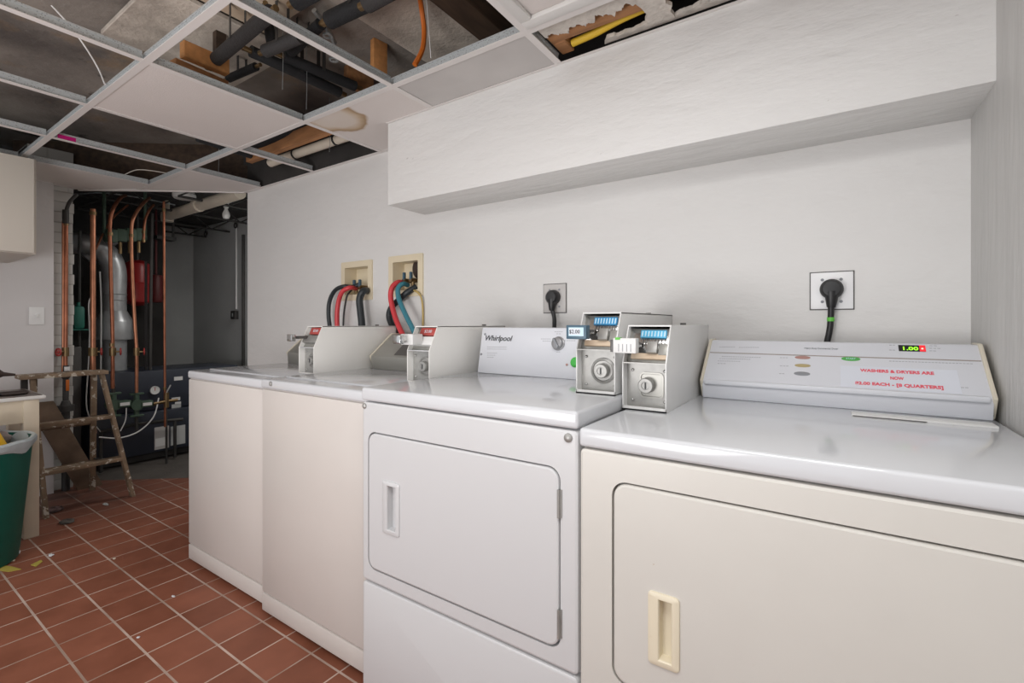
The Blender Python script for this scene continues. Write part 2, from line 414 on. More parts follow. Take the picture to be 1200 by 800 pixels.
    def build(s, name, m, parent=None, loc=None, smooth=True, angle=35):
        me = bpy.data.meshes.new(name)
        root = parent
        while root is not None and root.parent is not None: root = root.parent
        org = root.location.copy() if root is not None else Vector(loc) if loc is not None else None
        if org is None:
            xs = [v.co for v in s.bm.verts]
            lo = Vector((min(v.x for v in xs), min(v.y for v in xs), min(v.z for v in xs)))
            hi = Vector((max(v.x for v in xs), max(v.y for v in xs), max(v.z for v in xs)))
            org = Vector(((lo.x + hi.x) / 2, (lo.y + hi.y) / 2, lo.z))
        for v in s.bm.verts: v.co -= org
        s.bm.normal_update(); s.bm.to_mesh(me); s.bm.free()
        ms = m if isinstance(m, (list, tuple)) else [m]
        for k in ms: me.materials.append(M[k])
        if smooth:
            for p in me.polygons: p.use_smooth = True
            me.set_sharp_from_angle(angle=math.radians(angle))
        o = bpy.data.objects.new(name, me); COL.objects.link(o)
        if parent is not None: o.parent = parent
        else: o.location = org
        return o


def tag(o, label, cat, group=None, kind=None):
    if label: o['label'] = label
    if cat: o['category'] = cat
    if group: o['group'] = group
    if kind: o['kind'] = kind
    return o


def thing(name, loc, label, cat, group=None):
    o = bpy.data.objects.new(name, None); COL.objects.link(o); o.location = loc; o.empty_display_size = .05
    return tag(o, label, cat, group)


def plab(o, label): o['label'] = label; return o


def struct(name, mb, m, loc=(0, 0, 0)):
    o = mb.build(name, m, loc=loc); o['kind'] = 'structure'; return o


def rrect(x0, x1, z0, z1, r, y, n=6, inset=0.0):
    """rounded rectangle loop in the XZ plane"""
    x0 += inset; x1 -= inset; z0 += inset; z1 -= inset; r = max(r - inset, 0.0008); out = []
    for cx_, cz_, a0 in ((x1 - r, z1 - r, 0), (x0 + r, z1 - r, 90), (x0 + r, z0 + r, 180), (x1 - r, z0 + r, 270)):
        for k in range(n + 1):
            a = math.radians(a0 + 90 * k / n); out.append((cx_ + r * math.cos(a), y, cz_ + r * math.sin(a)))
    return out


def text_mesh(txt, size, origin, u, v, n, eps, mat_name, parent, name='lettering', align='CENTER', xs=1.0, label=None, bold=0.0, shear=0):
    cu = bpy.data.curves.new('t', 'FONT'); cu.body = txt; cu.size = size; cu.align_x = align; cu.align_y = 'CENTER'
    cu.extrude = 0.0003; cu.offset = bold; cu.resolution_u = 3; cu.shear = shear
    to = bpy.data.objects.new('t', cu); COL.objects.link(to)
    dg = bpy.context.evaluated_depsgraph_get()
    me = bpy.data.meshes.new_from_object(to.evaluated_get(dg))
    bpy.data.objects.remove(to)
    root = parent
    while root.parent is not None: root = root.parent
    origin = Vector(origin); u = Vector(u).normalized(); v = Vector(v).normalized(); n = Vector(n).normalized()
    for q in me.vertices:
        c = q.co.copy(); q.co = origin + u * c.x * xs + v * c.y + n * (c.z + eps) - root.location
    me.name = name; me.materials.clear(); me.materials.append(M[mat_name])
    o = bpy.data.objects.new(name, me); COL.objects.link(o); o.parent = parent
    if label: o['label'] = label
    return o


# ================================================================== SETTING
ZC = 2.06            # suspended ceiling
D = 1.75             # machine wall
XR = 0.310           # right wall
XE = -3.455          # end of the machine wall
XL = -4.30           # left wall
YB = -1.9            # back wall left out behind the camera so the world light floods in

# floors
def diag(off=0.0):   # end line of the laundry room, run diagonally between pillar and wall end
    return [(XE + .2 - off * .5, D + .16 + off * .7), (-4.62 - off * .4, 0.86 + off * .7)]
mb = MB(); mb.prism([(XR, YB, 0), (XR, D + .05, 0), (-3.36, D + .05, 0), (-3.40, 1.98, 0), (-4.75, 0.86, 0), (-5.2, 0.6, 0), (-5.2, YB, 0)], (0, 0, -.05))
struct('floor', mb, 'floor')
mb = MB(); mb.prism([(-3.42, 1.98, -.012), (-3.2, 2.62, -.012), (-6.4, 2.62, -.012), (-6.4, -.2, -.012), (-5.0, .2, -.012), (-4.75, .86, -.012)][::-1], (0, 0, -.05))
struct('floor_boiler_room', mb, 'concrete')
# machine wall with two niches for the hose boxes
HB = []
for (ax, ay, bx_, by_) in ((401, 305, 437, 351), (456.5, 298, 496.5, 346.5)):
    a = atY(ax, (ay + 3), D); c = atY(bx_, by_, D); HB.append((a.x, c.x, c.z, a.z))
mb = MB()
xs = [XE, HB[0][0] + .02, HB[0][1] - .02, HB[1][0] + .02, HB[1][1] - .02, XR]
top = ZC + .012
for i in (0, 2, 4): mb.box((xs[i], D, 0), (xs[i + 1], D + .15, top))
for k, i in ((0, 1), (1, 3)):
    mb.box((xs[i], D, 0), (xs[i + 1], D + .15, HB[k][2] + .02)); mb.box((xs[i], D, HB[k][3] - .02), (xs[i + 1], D + .15, top))
bmesh.ops.remove_doubles(mb.bm, verts=mb.bm.verts[:], dist=1e-5)
struct('wall_back', mb, 'plaster')
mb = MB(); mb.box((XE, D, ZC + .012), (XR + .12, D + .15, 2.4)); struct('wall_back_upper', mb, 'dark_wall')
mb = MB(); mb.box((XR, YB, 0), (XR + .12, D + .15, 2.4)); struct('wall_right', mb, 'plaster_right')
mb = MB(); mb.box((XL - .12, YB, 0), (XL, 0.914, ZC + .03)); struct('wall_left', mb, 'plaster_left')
# soffit box along the machine wall
mb = MB(); mb.box((-1.72, 1.512, 1.682), (XR + .01, D + .01, ZC + .005), bev=.004); struct('wall_soffit', mb, 'plaster_soffit')
# brick pillar
mb = MB(); mb.box((-4.70, .80, 0), (-4.3635, 1.0235, 2.3))
z = 0
while z < 2.3:
    j = random.uniform(-.004, .006)
    mb.box((-4.70, .80, z), (-4.36, 1.026 + j, z + .069), bev=.0015, seg=1); z += .07
struct('wall_pillar', mb, 'brick')
# boiler room shell
mb = MB(); mb.box((-6.50, -.2, -.06), (-6.35, 2.60, 2.5)); struct('wall_boiler_room_left', mb, 'boiler_wall')
mb = MB(); mb.box((-6.50, 2.58, -.06), (-3.2, 2.70, 2.5)); struct('wall_boiler_room_back', mb, 'boiler_wall')
mb = MB(); mb.box((-3.32, D + .15, -.06), (-3.2, 2.60, 2.5)); struct('wall_boiler_room_right', mb, 'boiler_wall')
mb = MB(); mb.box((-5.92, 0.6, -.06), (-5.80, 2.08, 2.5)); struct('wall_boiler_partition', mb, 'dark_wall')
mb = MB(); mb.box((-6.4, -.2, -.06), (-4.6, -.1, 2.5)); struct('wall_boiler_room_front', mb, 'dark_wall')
mb = MB(); mb.box((-4.36, 1.72 - .1, 2.10), (XE, 1.75, 2.2)); mb.bm.free()
# structural ceiling above the grid
mb = MB(); mb.box((-4.9, YB, 2.40), (XR + .12, D + .15, 2.5)); struct('ceiling', mb, 'slab')
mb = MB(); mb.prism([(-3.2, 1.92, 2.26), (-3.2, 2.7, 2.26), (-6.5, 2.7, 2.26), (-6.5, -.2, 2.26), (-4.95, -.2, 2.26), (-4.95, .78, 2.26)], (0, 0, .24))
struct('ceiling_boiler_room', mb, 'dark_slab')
# beam closing the void over the diagonal opening
mb = MB(); mb.prism([(-3.40, 1.80, 2.13), (-4.70, .79, 2.13), (-4.76, .87, 2.13), (-3.46, 1.88, 2.13)], (0, 0, .30)); struct('trim_1', mb, 'wood_dark')

# ------------------------------------------------------------------ suspended ceiling grid
YA, YBT = 0.672, 1.284
XG = [-0.20, -0.812, -1.432, -2.025, -2.635, -3.24, -3.80]
grid = thing('ceiling_grid', (-2, .6, ZC), 'suspended ceiling grid of white tees, many of its cells standing open', 'ceiling grid')


def tee(p, q, name):
    p = Vector(p); q = Vector(q); d = (q - p).normalized(); n = Vector((-d.y, d.x, 0))
    mb = MB(); hw = .0125
    mb.prism([p + n * hw, q + n * hw, q - n * hw, p - n * hw], (0, 0, .0025))
    o = mb.build(name, 'white_metal', grid, smooth=False)
    mb = MB(); z1 = Vector((0, 0, .0025))
    mb.prism([p + n * .0015 + z1, q + n * .0015 + z1, q - n * .0015 + z1, p - n * .0015 + z1], (0, 0, .025))
    z2 = Vector((0, 0, .0275)); mb.prism([p + n * .004 + z2, q + n * .004 + z2, q - n * .004 + z2, p - n * .004 + z2], (0, 0, .007))
    plab(mb.build('web', 'tee_web', o, smooth=False), 'grey galvanised slotted web')
    return o


for y in (YA - 1.224, YA - .612, YA):
    tee((XL, y, ZC), (XR, y, ZC), 'main_tee')
tee((-4.00, YBT, ZC), (XR, YBT, ZC), 'main_tee')
for i, x in enumerate(XG):
    for y0, y1 in ((YA - 1.224, YA - .612), (YA - .612, YA), (YA, YBT), (YBT, 1.51 if x > -1.70 else 1.735)):
        if x < -3.7 and y1 > 1.4: continue
        tee((x, y0 + .0125, ZC + .0002), (x, y1 - .0125, ZC + .0002), 'cross_tee')
# wall angle
for k, (a, c) in enumerate((((-1.72, 1.500, ZC), (XR, 1.512, ZC + .003)), ((XE, D - .022, ZC), (-1.72, D, ZC + .003)), ((XL, YB, ZC), (XL + .02, .9, ZC + .003)), ((XR - .02, YB, ZC), (XR, 1.5, ZC + .003)))):
    mb = MB(); mb.box(a, c)
    o = mb.build('wall_angle', 'white_metal', grid, smooth=False)
# a bit of magenta tape stuck on the main tee
p = atZ(66, 161, ZC + .02); q = atZ(80, 162, ZC + .02)
mb = MB(); mb.box((XG[5] - .004 - .0, YA + .03, ZC + .004), (XG[5] + .004, YA + .10, ZC + .026)); plab(mb.build('tape', 'magenta', grid), 'magenta tape scrap on the web')


def tile(x0, x1, y0, y1, m, label, poly=None, dz=.003, group='lay-in ceiling tiles'):
    mb = MB()
    if poly: mb.prism([(a, c, ZC + dz) for a, c in poly], (0, 0, .014))
    else: mb.box((x0 + .006, y0 + .006, ZC + dz), (x1 - .006, y1 - .006, ZC + dz + .014), bev=.001, seg=1)
    return tag(mb.build('ceiling_tile', m), label, 'ceiling tile', group)


tile(XG[3] - .61, XG[3], YA, YBT, 'tile_flat', 'large plain white ceiling tile between the open cells with the black pipes and the dark cell on the left')
tile(XG[2] - .593, XG[2], YBT, 1.735, 'tile_stained', 'white ceiling tile with a brown ring-shaped water stain beside the soffit end')
tile(XG[1] - .62, XG[1], YBT, 1.508, 'tile_grey', 'dull grey ceiling tile lying against the top of the soffit', dz=.004)
tile(XG[1], XG[0], YA, YBT, 'tile_flat', 'white textured ceiling tile at the top edge above the soffit, set in a raised frame', dz=.012)
ft_ = [o for o in COL.objects if o.name.startswith('ceiling_tile')][-1]
for a_, c_ in (((XG[1] + .013, YBT - .052, ZC - .004), (XG[0] - .013, YBT - .013, ZC + .012)), ((XG[1] + .013, YA + .013, ZC - .004), (XG[0] - .013, YA + .052, ZC + .012)), ((XG[1] + .013, YA + .052, ZC - .004), (XG[1] + .052, YBT - .052, ZC + .012)), ((XG[0] - .052, YA + .052, ZC - .004), (XG[0] - .013, YBT - .052, ZC + .012))):
    mb = MB(); mb.box(a_, c_, bev=.004); fo_ = mb.build('frame_strip', 'table_edge', ft_)
# raised frame mouldings of that tile
# tiles cut off diagonally over the boiler room opening
tile(0, 0, 0, 0, 'tile_flat', 'wedge-shaped ceiling tile with a brown scuff, right end of the boiler room opening', poly=[(XG[5] - .006, YBT + .006), (XG[5] - .006, 1.735), (XE - .03, 1.735), (-3.98, 1.335), (-3.93, YBT + .006)])
tile(0, 0, 0, 0, 'tile_flat', 'triangular cut ceiling tile over the boiler room pipes, beside the wall cabinet', poly=[(-3.806, YA + .01), (-3.806, YBT - .01), (-3.98, YBT - .01), (-4.29, 1.09), (-4.29, YA + .01)])
tile(0, 0, 0, 0, 'tile_flat', 'sliver of ceiling tile above the brick pillar', poly=[(-4.30, .922), (-4.30, 1.085), (-4.355, 1.045), (-4.56, .90), (-4.56, .88), (-4.32, .88)])
tile(0, 0, 0, 0, 'tile_flat', 'pale strip of ceiling tile over the wall cabinet', poly=[(-3.806, YA - .2), (-3.806, YA - .012), (-4.28, YA - .012), (-4.28, YA - .2)])
# white edge trim along the diagonal cut
mb = MB(); mb.prism([(XE - .005, D - .02, ZC - .002), (-3.985, 1.318, ZC - .002), (-4.30, 1.09, ZC - .002), (-4.36, 1.05, ZC - .002), (-4.37, 1.062, ZC - .002), (-3.995, 1.335, ZC - .002), (XE - .012, D - .006, ZC - .002)], (0, 0, .022))
struct('trim_2', mb, 'white_metal')
# thin curved scuff on the wedge tile and curved wires
def wire(name, pts, r, m, label, cat, group=None):
    mb = MB(); mb.tube(pts, r, n=8); return tag(mb.build(name, m), label, cat, group)


wire('cable', [atZ(60, 6, 2.30), atZ(80, 28, 2.26), atZ(100, 55, 2.20), atZ(115, 80, 2.15), atZ(123, 99, 2.08)], .003, 'white_plastic', 'thin white cable hanging in a curve in the open cell at the top left', 'cable')
wire('cable', [atZ(145, 205, 2.10), atZ(160, 199, 2.10), atZ(178, 200, 2.10), atZ(196, 203, 2.10)], .0025, 'cabinet', 'thin pale cable looped above the cut tiles over the boiler room', 'cable')
for (x, y0, y1, lab) in ((359, 85, 128, 'hanger wire with a twisted end in the cell with black pipes'), (256, 186, 205, 'hanger wire over the last tile before the wall end'), (331, 70, 105, 'short twisted hanger wire left of the black pipe pair'), (386, 163, 178, 'short hanger wire beside the plastic pipe')):
    p = atZ(x, y1, ZC + .035); wire('hanger_wire', [p, p + Vector((.004, 0, .1)), p + Vector((0, .002, .2)), Vector((p.x, p.y, 2.40))], .0013, 'galv', lab, 'wire', 'ceiling hanger wires')
p = atZ(505, 68, ZC + .035); wire('hanger_wire', [p, p + Vector((-.01, 0, .1)), p + Vector((-.02, .0, .2)), Vector((p.x - .03, p.y, 2.40))], .0015, 'white_plastic', 'hanger wire beside the orange tube', 'wire', 'ceiling hanger wires')

# ------------------------------------------------------------------ things in the ceiling void
def beam(name, a, b, m, label, cat='wood block', bev=.003, group=None):
    mb = MB(); mb.box(a, b, bev=bev, seg=1); return tag(mb.build(name, m), label, cat, group)


beam('joist', (-1.19, .05, 2.28), (-1.08, 1.60, 2.398), 'wood_dark', 'dark brown timber joist above the orange tube', 'joist')
beam('board', (-1.62, .0, 2.385), (-1.20, 1.72, 2.40), 'concrete_board', 'grey stained board above the black pipes', 'board')
beam('board', (-2.02, .0, 2.375), (-1.63, 1.10, 2.40), 'plank', 'tan plank with nail holes over the first black pipe', 'board')
beam('board', (-1.07, .0, 2.36), (-.82, 1.50, 2.385), 'concrete_board', 'grey board with a pale edge right of the dark joist', 'board')
beam('board', (-2.60, .7, 2.37), (-2.05, 1.25, 2.39), 'concrete_board', 'grey board above the large white ceiling tile', 'board')
a = atZ(207, 60, 2.2); c = atZ(268, 84, 2.2)
p = atZ(210, 70, 2.17); q = atZ(268, 96, 2.17)
wc_ = beam('wood_block', (p.x - .05, p.y + .02, 2.20), (p.x - .01, q.y, 2.265), 'wood_new', 'orange-brown wood cleat behind the large tile, crossed by the leaning pipe')
mb = MB(); mb.box((p.x - .05, q.y - .05, 2.265), (p.x - .02, q.y - .01, 2.40)); mb.build('post', 'wood_dark', wc_)
R = Matrix.Rotation(math.radians(-52), 3, 'Z')


def pblock(x0, y0, x1, y1, z, h, wd, m, label):
    p = atZ(x0, y0, z); q = atZ(x1, y1, z); d = (q - p); n = Vector((-d.y, d.x, 0)).normalized() * wd
    mb = MB(); mb.prism([p, q, q + n, p + n], (0, 0, h), bev=.002); return tag(mb.build('wood_block', m), label, 'wood block')


pblock(206, 76, 268, 103, 2.165, .03, .05, 'wood_brown', 'rough lower wood strip under the orange-brown cleat behind the large tile')
pblock(438, 80, 454, 87, 2.26, .138, .03, 'wood_new', 'small orange wood block at the corner where two tees meet')
pblock(408, 98, 438, 111, 2.30, .098, .04, 'wood_brown', 'brown wood block at the right ends of the black pipe pair')
pblock(330, 168, 365, 184, 2.28, .118, .04, 'wood_new', 'orange wood block above the plastic pipe')


def pipe(pts, r, m, label, name='insulated_pipe', cat='pipe', group='black insulated pipes', ends=True, smooth=False):
    root = thing(name, pts[0], label, cat, group)
    mb = MB(); mb.tube(pts, r, n=18, smooth=smooth); mb.build('sleeve', m, root)
    if ends:
        for p, q in ((pts[0], pts[1]), (pts[-1], pts[-2])):
            d = (Vector(p) - Vector(q)).normalized(); mb = MB(); mb.cyl(Vector(p) - d * .01, Vector(p) + d * .035, r * .45, n=14)
            plab(mb.build('copper_end', 'brass', root), 'bare copper end')
    mid = Vector(pts[0]).lerp(Vector(pts[-1]), .5); mb = MB(); dd_ = (Vector(pts[-1]) - Vector(pts[0])).normalized() * .008
    sd = Vector((-dd_.y, dd_.x, 0)).normalized() * (r + .001)
    for sg_ in (1, -1): mb.prism([mid + sd * sg_ - dd_, mid + sd * sg_ + dd_, mid + sd * sg_ * 1.05 + dd_, mid + sd * sg_ * 1.05 - dd_], (0, 0, 2.398 - mid.z))
    mb.build('hanger_strap', 'iron', root)
    return root


pipe([atZ(246, 76, 2.24), atZ(318, 14, 2.24)], .026, 'foam_grey', 'dark grey insulated pipe leaning across the tan plank')
pipe([atZ(294, 60, 2.26), atZ(398, 108, 2.26)], .024, 'foam', 'front pipe of the parallel black pair with a copper end')
pipe([atZ(332, 66, 2.29), atZ(416, 101, 2.29)], .024, 'foam', 'rear pipe of the parallel black pair')
pipe([atZ(311, 60, 2.22), atZ(352, 43, 2.22)], .024, 'foam_grey', 'short grey insulated pipe crossing over the black pair')
pipe([atZ(312, 10, 2.30), atZ(318, 50, 2.30)], .020, 'foam', 'short upright black pipe beside the leaning grey one')
pipe([atZ(336, 66, 2.31), atZ(376, 28, 2.31)], .022, 'foam', 'black pipe rising toward the big elbow')
pipe([atZ(386, 24, 2.26), atZ(452, -8, 2.26)], .030, 'foam', 'thick black pipe stub at the top edge left of the dark joist')
pipe([atZ(430, 4, 2.22), atZ(480, -24, 2.22)], .030, 'foam_grey', 'thick dark grey pipe running out of the top edge')
pipe([atZ(347, 2, 2.20), atZ(385, -20, 2.20)], .028, 'foam', 'black pipe end poking in at the top edge')
pipe([atZ(268, 92, 2.30), atZ(300, 78, 2.30)], .018, 'foam', 'thin black pipe behind the hanging twisted wires')
pipe([atZ(232, 160, 2.20), atZ(300, 182, 2.20)], .030, 'foam', 'short black pipe in the dark cell beside the large tile', ends=False)
pipe([atZ(300, 178, 2.22), atZ(400, 152, 2.22)], .028, 'foam', 'upper black pipe along the machine wall', ends=False)
pipe([atZ(290, 172, 2.24), atZ(380, 146, 2.24)], .028, 'foam', 'second black pipe along the machine wall', ends=False)
# conduit with a ring hanger
root = thing('conduit', atZ(376, 30, 2.33), 'grey conduit with ring hangers beside the black pipes', 'conduit')
mb = MB(); mb.tube([atZ(368, 12, 2.34), atZ(380, 28, 2.33), atZ(392, 50, 2.32)], .010, n=12); mb.build('tube', 'galv', root)
for (x, y) in ((384, 42), (391, 70)):
    c = atZ(x, y, 2.29); mb = MB(); mb.lathe([(.012, -.003), (.020, -.003), (.020, .003), (.012, .003), (.012, -.003)], c, n=20); mb.build('ring', 'galv', root)
wire('flexible_tube', [atZ(490, -14, 2.36), atZ(494, 10, 2.33), atZ(497, 35, 2.27), atZ(495, 58, 2.19), atZ(486, 76, 2.12)], .010, 'orange', 'orange flexible tube hanging above the tee near the soffit', 'tube')
# plastic drain pipe by the wall
root = thing('drain_pipe', (-2.9, 1.66, 2.17), 'off-white plastic drain pipe with black clamps along the wall top', 'pipe')
mb = MB(); mb.cyl((-3.0, 1.665, 2.165), (-1.86, 1.665, 2.165), .026); mb.build('tube', 'pvc', root)
for x in (-2.32, -2.72):
    mb = MB(); mb.lathe([(.026, -.006), (.030, -.006), (.030, .006), (.026, .006)], (x, 1.665, 2.165), axis=(1, 0, 0)); mb.build('clamp', 'black', root)
beam('board', (-3.1, 1.56, 2.16), (-1.80, 1.60, 2.24), 'wood_brown', 'reddish brown batten running along the off-white drain pipe', 'board')

# damaged plasterboard at the right, with joist and yellow pipe behind
root = thing('broken_plasterboard', (-.8, 1.30, 2.075), 'broken plasterboard with jagged peeling edges above the soffit', 'plasterboard')
def jag(x0, x1, yb, amp, n, seed):
    rnd = random.Random(seed); n *= 3; return [(x0 + (x1 - x0) * (k + (rnd.uniform(-.35, .35) if 0 < k < n else 0)) / n, yb + amp * (.55 * math.sin(k * .31 + seed) + .3 * math.sin(k * .83 + 2 * seed)) + rnd.uniform(-amp, amp) * .33) for k in range(n + 1)]
ZP = 2.078
mb = MB(); e_ = jag(-.79, -.46, 1.372, .020, 26, 3)
mb.prism([(-.79, 1.25, ZP), (-.46, 1.25, ZP)][::-1] + [(x, y, ZP) for x, y in e_], (0, 0, .012)); mb.build('sheet', 'drywall_edge', root)
mb = MB(); e_ = jag(-.62, .28, 1.488, .008, 40, 5)
mb.prism([(-.64, 1.512, ZP), (.28, 1.512, ZP)][::-1] + [(x, y, ZP) for x, y in e_], (0, 0, .012)); mb.build('strip', 'drywall_edge', root)
mb = MB(); rnd = random.Random(11); a_ = [(-.475 + rnd.uniform(-.010, .010), 1.25 + .25 * k / 12) for k in range(13)]; b2 = [(-.395 + rnd.uniform(-.012, .012), 1.25 + .25 * k / 12) for k in range(13)]
mb.prism([(x, y, ZP - .003) for x, y in a_] + [(x, y, ZP - .003) for x, y in b2[::-1]], (0, 0, .012)); mb.build('strip', 'drywall_edge', root)
mb = MB(); e_ = jag(-.40, .28, 1.30, .010, 20, 8)
mb.prism([(-.40, 1.25, ZP), (.28, 1.25, ZP)][::-1] + [(x, y, ZP) for x, y in e_], (0, 0, .012)); mb.build('sheet', 'drywall_edge', root)
beam('joist', (-.80, 1.392, ZP + .013), (.30, 1.435, 2.398), 'wood_brown', 'orange-brown joist behind the torn plasterboard', 'joist')
beam('joist', (-.800, 1.437, ZP + .013), (-.752, 1.51, 2.398), 'wood_brown', 'short upright timber end beside the yellow pipe', 'joist')
mb = MB(); mb.tube([(-.748, 1.485, 2.105), (-.66, 1.480, 2.108), (-.56, 1.468, 2.115), (-.45, 1.465, 2.12)], .013); tag(mb.build('gas_pipe', 'yellow_pipe'), 'yellow pipe in the hole behind the torn plasterboard', 'pipe')

# ================================================================== WASHERS AND DRYERS
def feet(root, x0, x1, y0, y1, h):
    for x in (x0 + .06, x1 - .06):
        for y in (y0 + .06, y1 - .06):
            mb = MB(); mb.cyl((x, y, 0), (x, y, h + .01), .018, n=14); mb.build('foot', 'black', root)


def bolt(root, x, y, z, r=.008, name='bolt', m='steel'):
    mb = MB(); mb.lathe([(0, 0), (r, 0), (r * .95, .003), (r * .5, .0055), (0, .006)], (x, y, z), n=16, axis=(0, -1, 0)); return mb.build(name, m, root)


def panel_front(mb, x0, x1, z0, z1, r, y, th, edge, hole=None, hr=.01):
    loops = [rrect(x0, x1, z0, z1, r, y, inset=edge), rrect(x0, x1, z0, z1, r, y + edge * .3, inset=edge * .3), rrect(x0, x1, z0, z1, r, y + edge), rrect(x0, x1, z0, z1, r, y + th)]
    if hole:
        hl = rrect(*hole, hr, y); mb.annulus(loops[0], hl)
        mb.rings(loops, False, False)
        mb.rings([hl, rrect(*hole, hr, y + th)], False, False)
        mb.annulus(loops[-1], rrect(*hole, hr, y + th))
    else: mb.rings(loops, True, True)


def console_cap(root, x0, x1, prof, m, name='end_cap'):
    mb = MB(); mb.prism([(x0, y, z) for y, z in prof], (x1 - x0, 0, 0), bev=.003); return mb.build(name, m, root)


def washer(x0, x1, y0, ztop, ybk, label, warm):
    root = thing('washing_machine', ((x0 + x1) / 2, (y0 + ybk) / 2, 0), label, 'washing machine', 'white top-loading washers')
    seam = ztop - .037; kick = .092
    mb = MB(); mb.box((x0, y0 + .004, kick + .002), (x1, ybk, seam - .003), bev=.006)
    mb.box((x0 + .004, y0 + .012, kick - .01), (x1 - .004, ybk, seam + .01)); mb.build('body', warm, root)
    mb = MB(); mb.box((x0, y0 + .004, .022), (x1, ybk, kick - .002), bev=.004); mb.build('kick_panel', warm, root)
    mb = MB(); mb.box((x0, y0, seam), (x1, ybk, ztop), bev=.009, seg=3); mb.build('top', 'enamel_top', root)
    mb = MB(); mb.box((x0 + .045, y0 + .075, ztop - .003), (x1 - .03, 1.44, ztop + .006), bev=.004, seg=2); mb.build('lid', 'enamel_top', root)
    feet(root, x0, x1, y0, ybk, .022)
    return root


def slant_console(root, x0, x1, yb_, yk, zk, yt, zt, z0, face, cap, under):
    """wedge console: bottom y, kink y/z, top y/z"""
    prof = [(yb_ - .014, z0), (yk + .004, zk), (yt + .004, zt - .004), (yt + .06, zt - .004), (yt + .09, z0)]
    mb = MB(); mb.prism([(x0 + .006, y, z) for y, z in prof], (x1 - x0 - .012, 0, 0), bev=.002); c = mb.build('console', face, root)
    pc = [(yb_, z0), (yk, zk), (yt, zt), (yt + .07, zt), (yt + .10, z0)]
    for a, b_ in ((x0, x0 + .009), (x1 - .009, x1)):
        console_cap(c, a, b_, pc, cap)
    return c


